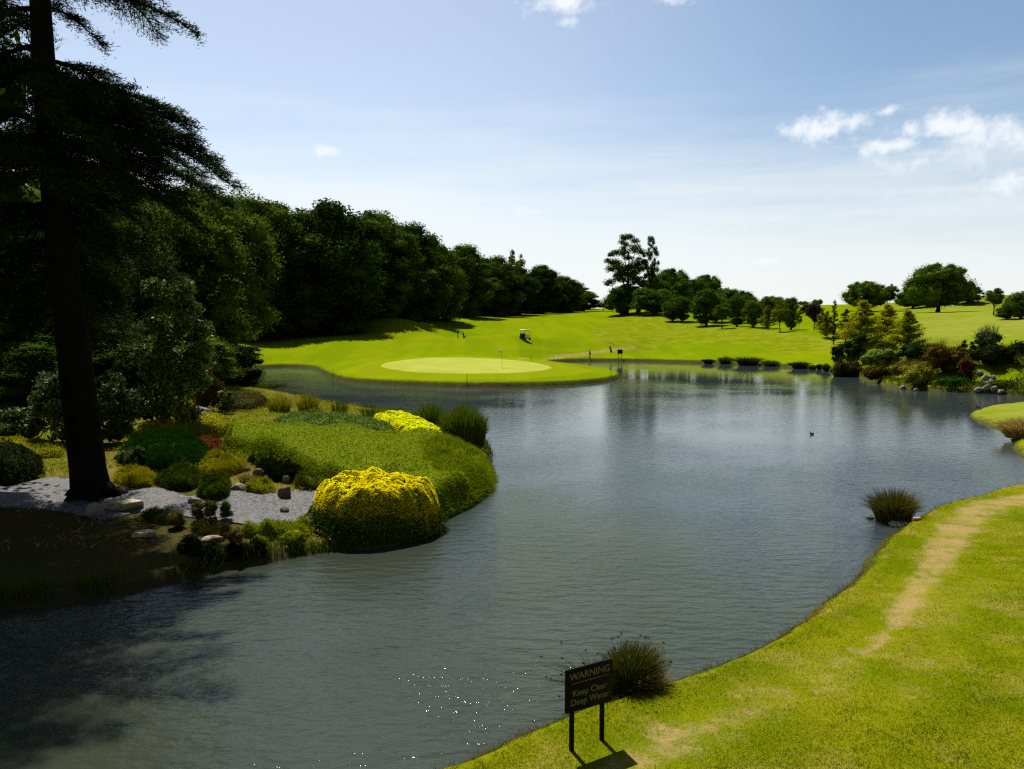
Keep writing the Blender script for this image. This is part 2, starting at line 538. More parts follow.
def ico_core():
    global _ico
    if _ico is None:
        V, q = [], []
        nu, nv = 10, 6
        for i in range(nv + 1):
            th = math.pi * i / nv
            for j in range(nu):
                ph = 2 * math.pi * (j + .5 * (i % 2)) / nu
                V.append((math.sin(th) * math.cos(ph), math.sin(th) * math.sin(ph), math.cos(th)))
        q = [(i * nu + j, (i + 1) * nu + j, (i + 1) * nu + (j + 1) % nu, i * nu + (j + 1) % nu) for i in range(nv) for j in range(nu)]
        _ico = (np.array(V), np.array(q))
    return _ico


def fill_clumps(lv, clumps, n, size, rng, flat=.75, core=.6, jitter=.7, aspect=.6, up=.25, m=0):
    c = clumps[:, :3]; r = clumps[:, 3]
    w = r ** 2 / (r ** 2).sum()
    k = rng.choice(len(r), n, p=w)
    d = rsph(n, rng); d[:, 2] += up; d = nrm(d)
    rad = r[k] * (.62 + .5 * rng.random(n) ** 1.4)
    p = c[k] + d * rad[:, None] * np.array([1, 1, flat])
    lv.add(p, nrm(d + jitter * rng.normal(size=(n, 3))), size * (.7 + .6 * rng.random(n)), aspect, rng=rng, m=m)
    if core:
        V, q = ico_core()
        for cc, rr in zip(c, r):
            rj = rr * core * (1 + .15 * rng.normal(size=(len(V), 1)))
            lv.raw(cc + V * rj * np.array([1, 1, flat]), q, m)


def limb(mb, a, b, r0, r1, rng, sag=.06, n=5, k=6):
    a = np.array(a, float); b = np.array(b, float); L = np.linalg.norm(b - a)
    t = np.linspace(0, 1, n)[:, None]
    pts = a + (b - a) * t + np.sin(t * np.pi) * L * sag * rng.normal(size=3) + np.r_[[np.zeros(3)], rng.normal(size=(n - 2, 3)) * L * .02, [np.zeros(3)]]
    mb.tube(pts, np.linspace(r0, r1, n), k)


# ------------------------------------------------------------------ tree kinds (unit: metres; scaled when placed)
PROTO = {}


def tree_proto(kind, crown_mesh, trunk_mesh, h, w):
    V = np.empty(len(crown_mesh.vertices) * 3, np.float32); crown_mesh.vertices.foreach_get('co', V); V = V.reshape(-1, 3)
    h = float(np.percentile(V[:, 2], 99.8))
    w = float(np.mean([np.percentile(V[:, i], 98.5) - np.percentile(V[:, i], 1.5) for i in (0, 1)]))
    PROTO[kind] = (crown_mesh, trunk_mesh, h, w)


def broadleaf(kind, seed, h, w, lo, ncl, clr, nleaf, leaf, mat, bark='bark', shape='dome', core=.6, tr=.03, gap=0.0, flat=.75, jitter=.5):
    rng = np.random.default_rng(seed)
    zc = h * (lo + (1 - lo) * .48); rz = h * (1 - lo) * .5
    cl = []
    tries = 0
    while len(cl) < ncl and tries < 5000:
        tries += 1
        d = rsph(1, rng)[0]
        rr = (.35 + .65 * rng.random() ** .5)
        r = clr * w * (.55 + .85 * rng.random())
        p = np.array([d[0] * rr * (w / 2 - r * .7), d[1] * rr * (w / 2 - r * .7), d[2] * rr * (rz - r * .6)])
        if shape == 'cone':
            f = 1 - .85 * (p[2] + rz) / (2 * rz); p[:2] *= f * 1.5; r *= .45 + .75 * f
        if shape == 'dome' and p[2] < -.3 * rz: p[:2] *= 1.0 + .15 * rng.random()
        if shape == 'egg':
            f = 1.15 - .5 * (p[2] + rz) / (2 * rz); p[:2] *= f
        if gap and any(np.linalg.norm(p + [0, 0, zc] - q[:3]) < gap * (r + q[3]) for q in cl): continue
        cl.append((p[0], p[1], p[2] + zc, r))
    cl = np.array(cl)
    lv = Leaves()
    fill_clumps(lv, cl, nleaf, leaf, rng, core=core, flat=flat, jitter=jitter)
    mb = MB()
    top = np.array([rng.normal() * .03 * w, rng.normal() * .03 * w, h * .72])
    n = 7; t = np.linspace(0, 1, n)[:, None]
    pts = top * t + np.c_[rng.normal(size=(n, 2)) * .012 * h * (t > 0), np.zeros(n)]
    rad = h * tr * (1 - .8 * t[:, 0]); rad[0] *= 1.5
    pts[0, 2] = -.3
    mb.tube(pts, rad, 9)
    order = np.argsort(-cl[:, 3])[:14]
    for i in order:
        q = cl[i, :3]
        s = np.clip((q[2] / h) - .25, max(.12, lo * .7), .7) / .72
        a = np.array([np.interp(s, t[:, 0], pts[:, j]) for j in range(3)])
        limb(mb, a, q, h * tr * .38, h * tr * .1, rng)
    tree_proto(kind, lv.mesh(kind + ' crown', M[mat]), mb.mesh(kind + ' trunk', M[bark], True), h, w)


broadleaf('wood_a', 1, 20, 13, -.04, 70, .14, 26000, .36, 'wood', flat=.9, jitter=.6)
broadleaf('wood_b', 2, 20, 12, -.04, 60, .155, 25000, .36, 'wood', shape='egg', flat=.9, jitter=.6)
broadleaf('wood_c', 3, 20, 14, -.03, 84, .125, 26000, .34, 'broad', flat=.85, jitter=.6)
broadleaf('near_a', 4, 18, 14, .04, 75, .13, 32000, .27, 'broad', flat=.8, jitter=.45)
broadleaf('near_b', 5, 18, 13, .04, 70, .135, 30000, .27, 'wood', shape='egg', flat=.85, jitter=.45)
broadleaf('oak', 6, 14, 16, .06, 95, .125, 17000, .36, 'round', gap=.25, flat=.85)
broadleaf('round', 7, 7, 5.4, .03, 52, .16, 8000, .26, 'round', 'greybark', 'egg', flat=.95)
broadleaf('lollipop', 8, 6, 3.4, .32, 26, .22, 3500, .22, 'round', 'greybark', tr=.018)
broadleaf('egg', 9, 7, 4, .06, 40, .18, 5500, .24, 'round', 'greybark', 'egg', tr=.02, flat=.95)
broadleaf('sapling', 10, 6, 3.2, .25, 30, .15, 2400, .22, 'young', 'greybark', core=.35, tr=.014, gap=.6)
broadleaf('open', 12, 24, 11, .04, 50, .125, 12000, .38, 'broad', core=.45, gap=.5, tr=.02, flat=.75)
broadleaf('purple', 13, 5, 3, .2, 22, .2, 2500, .22, 'purple', 'greybark', tr=.016)
broadleaf('cone', 14, 6, 2.4, .12, 30, .2, 3200, .2, 'blueconifer', 'greybark', 'cone', tr=.016)
broadleaf('smallfar', 15, 9, 6.5, .25, 36, .15, 4500, .3, 'round', 'greybark', tr=.02, gap=.3)


def conifer(kind, seed, h, w, nb, mat, per=90, leaf=.20):
    """a young open conifer: whorls of upswept feathery branches round a straight stem"""
    rng = np.random.default_rng(seed); lv = Leaves(); mb = MB()
    mb.tube([(0, 0, -.2), (0, 0, h * .5), (0, 0, h * .98)], [h * .018, h * .012, .012], 7)
    for i in range(nb):
        f = (i + rng.random()) / nb
        z = h * (.08 + .9 * f); L = w / 2 * (1 - f) ** .75 * (.75 + .5 * rng.random()) + .12
        az = rng.random() * 2 * np.pi
        d = np.array([math.cos(az), math.sin(az), 0])
        t = np.linspace(0, 1, 5)[:, None]
        pts = np.array([0, 0, z]) + d * L * t + np.array([0, 0, 1]) * L * (.25 * t + .15 * t ** 2)
        mb.tube(pts, np.linspace(.03, .008, 5), 4)
        n = int(per * (.3 + L / (w / 2)))
        tt = rng.random(n) ** .7
        p = np.stack([np.interp(tt, t[:, 0], pts[:, j]) for j in range(3)], 1)
        p += rng.normal(size=(n, 3)) * np.array([.16, .16, .11]) * (L * .5 + .25)
        lv.add(p, rng.normal(size=(n, 3)) + [0, 0, 1], leaf * (.6 + .7 * rng.random(n)), .35, tdir=d + rng.normal(size=(n, 3)) * .6, rng=rng)
    tree_proto(kind, lv.mesh(kind + ' crown', M[mat]), mb.mesh(kind + ' trunk', M['greybark'], True), h, w)


conifer('goldconifer', 21, 5.5, 3.6, 90, 'gold', 170, .22)
conifer('slimconifer', 22, 5, 1.5, 55, 'blueconifer', 45, .18)
conifer('larch', 23, 5, 2.6, 60, 'young', 120, .22)

_first = {}


def plant_tree(name, kind, label, u, D, hpx, wpx, cat='tree', group=None, rz=None, dv=0.0):
    """stand a tree of a kind on the ground D metres out, hpx / wpx tall and wide in the photograph"""
    crown, trunk, h, w = PROTO[kind]
    x = (u - 512) / F * D * (cP + (384.5 - 325) / F * sP) if False else PD(u, 325, D)[0]
    z = float(hgt(x, D)) - .05
    sh = hpx * D / F / h; sw = wpx * D / F / w
    rz = random.uniform(0, 6.28) if rz is None else rz
    key = (name, kind)
    if key not in _first:
        r = thing(name, label, cat, (x, D, z), rz, group)
        a = link('trunk', trunk, r); b = link('crown', crown, r)
        _first[key] = r; KIDS[r.name] = [a, b]
    else:
        r = dup(_first[key], label, group, (x, D, z), rz)
    r.scale = (sw, sw, sh)
    return r


def tree_to(name, kind, label, u, D, vtop, wpx, **kw):
    """the same, but its top is given as an image row"""
    x = PD(u, 325, D)[0]; z = float(hgt(x, D))
    ztop = PD(u, vtop, D)[2]
    return plant_tree(name, kind, label, u, D, max(1.0, (ztop - z)) * F / D, wpx, **kw)


# ------------------------------------------------------------------ terrain mesh and its material
nx, ny = len(GX), len(GY)
ii = (np.arange(ny - 1)[:, None] * nx + np.arange(nx - 1)[None, :]).ravel()
quads = np.stack([ii, ii + 1, ii + nx + 1, ii + nx], 1)


def strip(pts, w):
    return [(*G(u, v)[:2], w * k) for u, v, k in pts]


near_path = strip([(1100, 487, 1), (1020, 500, 1), (985, 507, 1.05), (955, 530, .95), (940, 560, .70), (915, 595, .52), (893, 625, .34), (868, 655, .14)], .80)
near_path2 = strip([(710, 722, .6), (690, 735, .8), (650, 758, .8), (590, 800, .7)], .75)
faint = strip([(915, 598, .9), (885, 635, .8), (850, 660, .8), (800, 688, .8), (745, 712, .8), (700, 728, .8)], .8)
thin = strip([(985, 570, 1), (960, 610, 1), (930, 660, 1), (880, 720, 1)], .35)
far_path = strip([(520, 358.5, .6), (560, 356, 1), (590, 353.5, 1.1), (615, 350, .7), (635, 347, .5)], 1.6)
scuff = strip([(640, 334, .7), (665, 332.5, 1), (690, 331, .6)], 2.0)
rowdry = strip([(752, 330.5, .6), (790, 335.5, 1), (830, 342, 1), (850, 346, .5)], 3.4)
gravel_poly = np.array([G(u, v)[:2] for u, v in [(-30, 492), (20, 484), (60, 478), (100, 497), (130, 492), (160, 489), (195, 499), (225, 492), (262, 494), (290, 497), (318, 492),
                                                (322, 520), (300, 530), (262, 528), (235, 524), (200, 520), (170, 516), (140, 513), (105, 520), (60, 512), (10, 508), (-30, 508)]])
dirt = np.zeros(len(xf)); dry = np.zeros(len(xf)); soil = np.zeros(len(xf)); pen = np.zeros(len(xf))  # soil holds the wood's litter and the bank's painted cedar shade
box = (yf > 4) & (yf < 330) & (np.abs(xf) < 230)
xb, yb = xf[box], yf[box]
d0 = np.maximum.reduce([sstep(1.5, .2, pdist(xb, yb, near_path)), .85 * sstep(1.6, .1, pdist(xb, yb, near_path2)), .5 * sstep(2.2, .1, pdist(xb, yb, thin)), .55 * sstep(1.8, .1, pdist(xb, yb, faint)),
                        .9 * sstep(1.5, .3, pdist(xb, yb, far_path)), .55 * sstep(1.6, .2, pdist(xb, yb, scuff)), .5 * sstep(1.5, .2, pdist(xb, yb, rowdry))])
dirt[box] = d0
hill = sstep(28, 60, xf - .0 * yf) * sstep(85, 110, yf) * sstep(.5, .62, xf / np.maximum(yf, 1) * 1.15)
dry = np.clip(hill * (.75 + .6 * vnoise(xf * .03, yf * .05)), 0, 1)
# rough grass round the right peninsula
dry = np.maximum(dry, .8 * sstep(26, 32, xf) * sstep(32, 36, yf) * sstep(66, 60, yf))
penreg = (xf < 1.5) & (xf > -34) & (yf > 13) & (yf < 78)
pen[penreg] = 1
# leaf litter under the woods on the left
wl = np.array([W(-36, 60), W(-44, 104), W(-46, 130), W(-36, 152), W(-28, 180), W(-18, 215), W(-4, 272), W(28, 335), W(20, 420), W(-200, 420), W(-200, 15), W(-34, 15)])
soil = np.maximum(soil, sstep(3, -3, sdist(xf, yf, wl)))

soil = np.maximum(soil, .85 * sstep(9.5, 6.5, np.hypot((xf + 15.5) * .8, yf - 18.5)))  # cedar's shade on the near-left bank, painted in as dark ground
m, nt = new_mat('grass and soil'); k = NT(nt)
at = k.n('ShaderNodeAttribute', attribute_name='mask'); sep = k.n('ShaderNodeSeparateColor'); nt.links.new(at.outputs['Color'], sep.inputs[0])
geo = k.n('ShaderNodeNewGeometry'); pos = geo.outputs['Position']
big = k.noise(pos, .045, 3); mid = k.noise(pos, .45, 4, .6); fine = k.noise(pos, 5.0, 5, .7); vf = k.noise(pos, 28.0, 3, .7)
mp = k.n('ShaderNodeMapping', inp={'Vector': pos, 'Rotation': (0, 0, R(-62)), 'Scale': (1, .06, 1)})
stripe = k.noise(mp.outputs[0], .22, 2)
c = k.mix(k.step(mid, .35, .65), (.118, .178, .0012), (.155, .205, .0018))
c = k.mix(k.math('MULTIPLY', k.step(big, .4, .62), .6), c, (.175, .205, .0025))
c = k.mix(k.math('MULTIPLY', k.step(stripe, .42, .6), .55), c, (.100, .158, .0012))
c = k.mix(k.math('MULTIPLY', k.step(fine, .45, .75), .55), c, (.10, .125, .0015))
c = k.mix(k.math('MULTIPLY', k.step(vf, .5, .8), .4), c, (.25, .22, .018))
dryc = k.mix(k.step(mid, .3, .7), (.155, .195, .012), (.23, .22, .045))
mw = k.n('ShaderNodeAttribute', attribute_name='mow').outputs['Fac']
c = k.mix(k.math('MULTIPLY', k.step(mw, .05, .7), .6), c, k.mix(k.step(mid, .4, .6), (.105, .14, .002), (.19, .19, .012)))
c = k.mix(k.math('MULTIPLY', k.step(mw, -.05, -.8), .5), c, (.20, .225, .004))
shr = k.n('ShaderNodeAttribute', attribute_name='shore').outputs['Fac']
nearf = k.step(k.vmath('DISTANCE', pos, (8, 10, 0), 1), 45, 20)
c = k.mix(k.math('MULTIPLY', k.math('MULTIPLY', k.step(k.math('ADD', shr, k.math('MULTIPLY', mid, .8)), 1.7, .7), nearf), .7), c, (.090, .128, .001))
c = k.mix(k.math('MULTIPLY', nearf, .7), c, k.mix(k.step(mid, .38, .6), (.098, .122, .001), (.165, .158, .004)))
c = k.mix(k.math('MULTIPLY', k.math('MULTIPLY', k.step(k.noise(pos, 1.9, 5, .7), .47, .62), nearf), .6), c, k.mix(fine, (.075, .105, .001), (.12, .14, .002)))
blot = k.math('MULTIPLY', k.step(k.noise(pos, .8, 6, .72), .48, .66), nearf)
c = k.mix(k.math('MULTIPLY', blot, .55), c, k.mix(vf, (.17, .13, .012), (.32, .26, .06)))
c = k.mix(k.math('MULTIPLY', sep.outputs[1], .85), c, dryc)
penc = k.mix(k.step(k.math('ADD', k.math('MULTIPLY', fine, .5), k.math('MULTIPLY', mid, .5)), .42, .56), (.075, .095, .003), (.15, .10, .035))
c = k.mix(k.math('MULTIPLY', at.outputs['Alpha'], .8), c, penc)
soil_shade_c = k.mix(fine, (.030, .024, .012), (.055, .045, .02))  # colour shared by the wood's litter and the bank's painted shade
c = k.mix(k.math('MULTIPLY', sep.outputs[2], .93), c, soil_shade_c)
dn = k.math('ADD', k.math('MULTIPLY', sep.outputs[0], .82), k.math('MULTIPLY', k.math('SUBTRACT', k.noise(pos, 1.3, 8, .78), .5), 2.4))
dirtc = k.mix(k.step(vf, .35, .7), (.36, .24, .115), (.20, .155, .035))
c = k.mix(k.math('MULTIPLY', k.step(dn, .40, 1.0), .85), c, dirtc)
sx = k.n('ShaderNodeSeparateXYZ', inp={0: pos})
sl = k.n('ShaderNodeSeparateXYZ', inp={0: geo.outputs['True Normal']}).outputs[2]
mud = k.math('MULTIPLY', k.step(sx.outputs[2], .50, .30), k.step(sl, .92, .75))
mud = k.math('MAXIMUM', mud, k.step(sx.outputs[2], .16, .03))
c = k.mix(k.math('MULTIPLY', mud, .8), c, (.045, .034, .018))
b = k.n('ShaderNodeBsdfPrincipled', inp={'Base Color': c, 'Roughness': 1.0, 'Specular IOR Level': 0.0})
bp = k.n('ShaderNodeBump', inp={'Strength': .7, 'Distance': .06, 'Height': k.math('ADD', fine, k.math('MULTIPLY', vf, .6))})
nt.links.new(bp.outputs[0], b.inputs['Normal']); k.out(b.outputs[0])
M['terrain'] = m
me = mesh_np('terrain', np.c_[xf, yf, ZZ], [quads], [M['terrain']], smooth=True)
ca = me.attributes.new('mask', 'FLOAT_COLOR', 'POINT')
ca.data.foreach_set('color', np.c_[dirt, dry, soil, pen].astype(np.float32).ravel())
cs = me.attributes.new('shore', 'FLOAT', 'POINT'); cs.data.foreach_set('value', np.clip(S, -3, 20).astype(np.float32))
gp_ = np.array([G(u, v)[:2] for u, v in [(380, 366), (398, 361), (430, 358), (470, 358), (510, 360), (540, 364), (552, 368), (535, 371.5), (500, 373.5), (450, 373.8), (405, 371.5)]])
rp_ = np.array([G(u, v)[:2] for u, v in [(645, 316), (608, 321), (592, 329), (586, 338), (606, 344.5), (680, 343), (760, 346), (850, 350), (850, 342), (770, 333), (700, 322)]])
mow = np.zeros(len(xf)); sel = (yf > 70) & (yf < 330) & (np.abs(xf) < 120)
mow[sel] = .7 * sstep(1.2, -1.2, sdist(xf[sel], yf[sel], rp_)) - sstep(5.5, 4.0, sdist(xf[sel], yf[sel], gp_))
cm = me.attributes.new('mow', 'FLOAT', 'POINT'); cm.data.foreach_set('value', mow.astype(np.float32))
link('terrain', me)['kind'] = 'structure'

# ------------------------------------------------------------------ putting green and gravel, laid on the ground
def sheet(name, poly, lift, mat, step=.5):
    c0 = poly.mean(0); n = len(poly); rings = 60
    V = [np.r_[c0, 0]]
    for i in range(1, rings + 1):
        for p in poly: V.append(np.r_[c0 + (p - c0) * i / rings, 0])
    V = np.array(V); V[:, 2] = hgt(V[:, 0], V[:, 1]) + lift
    V[-n:, 2] -= lift * 1.5
    t = [(0, 1 + j, 1 + (j + 1) % n) for j in range(n)]
    q = [(1 + (i - 1) * n + j, 1 + i * n + j, 1 + i * n + (j + 1) % n, 1 + (i - 1) * n + (j + 1) % n) for i in range(1, rings) for j in range(n)]
    o = link(name, mesh_np(name, V, [np.array(t), np.array(q)], [mat], smooth=True)); o['kind'] = 'structure'
    return o


m, nt = new_mat('putting green turf'); k = NT(nt)
pos = k.n('ShaderNodeNewGeometry').outputs['Position']
c = k.mix(k.step(k.noise(pos, .3, 4), .35, .65), (.27, .30, .042), (.32, .335, .055))
c = k.mix(k.math('MULTIPLY', k.noise(pos, 9, 3), .35), c, (.22, .24, .04))
k.out(k.n('ShaderNodeBsdfPrincipled', inp={'Base Color': c, 'Roughness': 1.0, 'Specular IOR Level': 0.0}).outputs[0])
green_poly = smooth_closed(np.array([G(u, v)[:2] for u, v in [(380, 366), (398, 361), (430, 358), (470, 358), (510, 360), (540, 364), (552, 368), (535, 371.5), (500, 373.5), (450, 373.8), (405, 371.5)]]), 4)
sheet('putting_green', green_poly, .05, m)

m, nt = new_mat('grey gravel'); k = NT(nt)
pos = k.n('ShaderNodeNewGeometry').outputs['Position']
vo = k.n('ShaderNodeTexVoronoi', inp={'Vector': pos, 'Scale': 19.0})
c = k.mix(k.n('ShaderNodeSeparateColor', inp={0: vo.outputs['Color']}).outputs[0], (.025, .025, .027), (.145, .143, .14))
c = k.mix(k.math('MULTIPLY', k.step(k.noise(pos, 1.1, 4), .5, .7), .45), c, (.13, .11, .075))
b = k.n('ShaderNodeBsdfPrincipled', inp={'Base Color': c, 'Roughness': .9})
bp = k.n('ShaderNodeBump', inp={'Strength': .6, 'Distance': .03, 'Height': k.math('SUBTRACT', 1, vo.outputs['Distance'])})
nt.links.new(bp.outputs[0], b.inputs['Normal']); k.out(b.outputs[0])
sheet('gravel_bed', smooth_closed(gravel_poly, 5), .04, m)

# ------------------------------------------------------------------ water
m, nt = new_mat('pond water'); k = NT(nt)
pos = k.n('ShaderNodeNewGeometry').outputs['Position']
mp = k.n('ShaderNodeMapping', inp={'Vector': pos, 'Rotation': (0, 0, R(20)), 'Scale': (.7, 1.7, 1)})
mp2 = k.n('ShaderNodeMapping', inp={'Vector': pos, 'Rotation': (0, 0, R(-14)), 'Scale': (.7, 1.2, 1)})
w1 = k.noise(mp.outputs[0], 2.3, 2, .5); w2 = k.noise(mp2.outputs[0], 9.0, 4, .62); gust = k.step(k.noise(pos, .07, 3), .35, .65)
dd_ = k.vmath('DISTANCE', pos, (30, 102, 0), 1)
lee = k.math('MULTIPLY_ADD', k.step(k.math('ADD', dd_, k.math('MULTIPLY', k.math('SUBTRACT', gust, .5), 14)), 10, 38), .75, .25)   # calm water in the lee of the far bank
hh = k.math('ADD', w1, k.math('MULTIPLY', w2, .32))
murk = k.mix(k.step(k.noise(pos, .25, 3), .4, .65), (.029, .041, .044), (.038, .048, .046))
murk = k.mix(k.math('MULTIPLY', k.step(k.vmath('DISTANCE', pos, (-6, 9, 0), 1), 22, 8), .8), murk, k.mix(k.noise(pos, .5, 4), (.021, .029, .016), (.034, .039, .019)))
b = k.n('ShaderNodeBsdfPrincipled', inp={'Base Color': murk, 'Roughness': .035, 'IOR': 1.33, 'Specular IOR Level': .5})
sy = k.n('ShaderNodeSeparateXYZ', inp={0: pos}).outputs[1]
lee = k.math('MULTIPLY', lee, k.math('MULTIPLY_ADD', k.step(sy, 13, 46), -.90, 1.05))
bp = k.n('ShaderNodeBump', inp={'Strength': k.math('MULTIPLY', k.math('MULTIPLY_ADD', gust, .22, .205), lee), 'Distance': .22, 'Height': hh})
nt.links.new(bp.outputs[0], b.inputs['Normal']); k.out(b.outputs[0])
lo, hi = POND.min(0) - 1, POND.max(0) + 1
link('water', mesh_np('water', [(lo[0], lo[1], 0), (hi[0], lo[1], 0), (hi[0], hi[1], 0), (lo[0], hi[1], 0)], [[(0, 1, 2, 3)]], [m]))['kind'] = 'structure'

# ------------------------------------------------------------------ woods on the left
W_ = [  # kind, label, u, D, vtop, width px
    ('near_a', 'dark leafy tree at the wood\'s near corner, overhanging the dark inlet', 256, 98, 196, 96),
    ('wood_c', 'dark tree directly behind the white lifebuoy beside the inlet', 222, 104, 200, 105),
    ('wood_a', 'tall rounded tree second from the near corner of the wood edge', 300, 118, 211, 70),
    ('wood_b', 'tallest dark tree of the wood edge, above the fairway\'s long shadow', 334, 132, 203, 84),
    ('wood_c', 'broad dark tree of the wood edge, just right of the tallest one', 378, 150, 212, 74),
    ('wood_a', 'dark tree where the wood edge starts to step down to the right', 413, 170, 223, 60),
    ('wood_b', 'lower dark tree in the dip of the wood edge, above the golfer with the bag', 440, 186, 245, 46),
    ('wood_c', 'round dark tree of the wood edge, between the golfer with the bag and the flag', 470, 210, 245, 50),
    ('wood_a', 'dark tree of the wood edge, straight above the putting flag', 499, 236, 256, 42),
    ('wood_b', 'dark tree of the wood edge, straight above the golf cart', 522, 258, 267, 34),
    ('wood_c', 'mid green tree of the wood edge, just right of the golf cart', 544, 280, 265, 36),
    ('wood_a', 'small looking tree near the far end of the wood edge', 567, 298, 276, 32),
    ('wood_b', 'last tree at the far right end of the wood edge', 586, 318, 287, 26),
]
for kd, lb, u, D, vt, wp in W_:
    tree_to('woodland_tree', kd, lb, u - (10 if u < 280 else 4), D + (56 if D < 110 else 40 if D < 120 else 26 if D < 160 else 16), vt, wp * 1.12)
# second rank, seen only as dark tops and gaps between the first
for i, (kd, u, D, vt, wp) in enumerate([('wood_b', 285, 126, 212, 80), ('wood_a', 318, 140, 208, 80), ('wood_c', 358, 150, 210, 76), ('wood_b', 397, 172, 219, 66), ('wood_a', 427, 192, 236, 58),
                                        ('wood_c', 455, 212, 246, 54), ('wood_b', 484, 232, 251, 50), ('wood_a', 511, 262, 262, 44), ('wood_c', 534, 285, 266, 40), ('wood_b', 557, 305, 272, 36),
                                        ('wood_a', 245, 118, 204, 90), ('wood_c', 577, 322, 281, 32)]):
    tree_to('woodland_tree', kd, 'tree crowded into the second rank of the shaded wood, showing only a dark top', u, D + 40, vt + [9, 5, 12, 7][i % 4], wp * 1.05, group='second rank of the wood')
# bushes along the foot of the wood
for i in range(16):
    u = 262 + i * 20.5; D = 106 + 6.5 * i + (i ** 1.75) * .75
    plant_tree('wood_edge_bush', 'egg', 'low dark bush in the shade along the foot of the wood', u - 22, D + 34, 26 * 120 / D, 34 * 120 / D * 1.2, cat='bush', group='bushes at the foot of the wood')
tree_to('dead_topped_tree', 'sapling', 'thin sparse tree top poking above the wood edge', 516, 285, 250, 16)
# big trees behind the garden, left
for kd, lb, u, D, vt, wp in [
    ('near_b', 'tall dark tree behind the bright green shrub of the garden', 172, 70, 188, 135),
    ('near_a', 'dark tree close behind the big cedar trunk', 105, 62, 175, 150),
    ('near_b', 'dark tree left of the cedar trunk, with sunlit leaf tufts', 38, 56, 172, 160),
    ('near_a', 'dark tree cut off by the left edge of the photo', -35, 60, 155, 150),
    ('near_a', 'dark tree leaning over the inlet between the garden and the wood corner', 205, 86, 186, 120),
]:
    tree_to('garden_backdrop_tree', kd, lb, u, D, vt, wp)
tree_to('garden_backdrop_tree', 'near_a', 'tall tree just outside the left edge of the photo, shading the near shore', -215, 26, -140, 410)
for u, D, vt, wp, lb in [(20, 47, 335, 120, 'dark evergreen bush in deep shade left of the cedar trunk'), (118, 52, 330, 120, 'dark evergreen bush in deep shade right of the cedar trunk'), (185, 58, 330, 90, 'dark evergreen bush behind the bronze shrub'),
                         (-50, 50, 330, 120, 'dark evergreen bush at the far left of the garden'), (222, 76, 342, 70, 'dark bush hanging over the inlet at the end of the garden'), (70, 60, 322, 110, 'dark evergreen bush straight behind the cedar trunk'),
                         (150, 66, 318, 120, 'big dark bush under the trees behind the tall bright shrub'), (243, 121, 345, 30, 'dark bush at the water just right of the lifebuoy')]:
    tree_to('evergreen_bush', 'near_b', lb, u, D, vt, wp, cat='bush')
tree_to('garden_backdrop_tree', 'wood_b', 'dark tree filling the shadow far behind the cedar trunk', 130, 95, 200, 130)
tree_to('garden_backdrop_tree', 'wood_a', 'dark tree in the deep shade at far left behind the lawn', 20, 90, 190, 150)

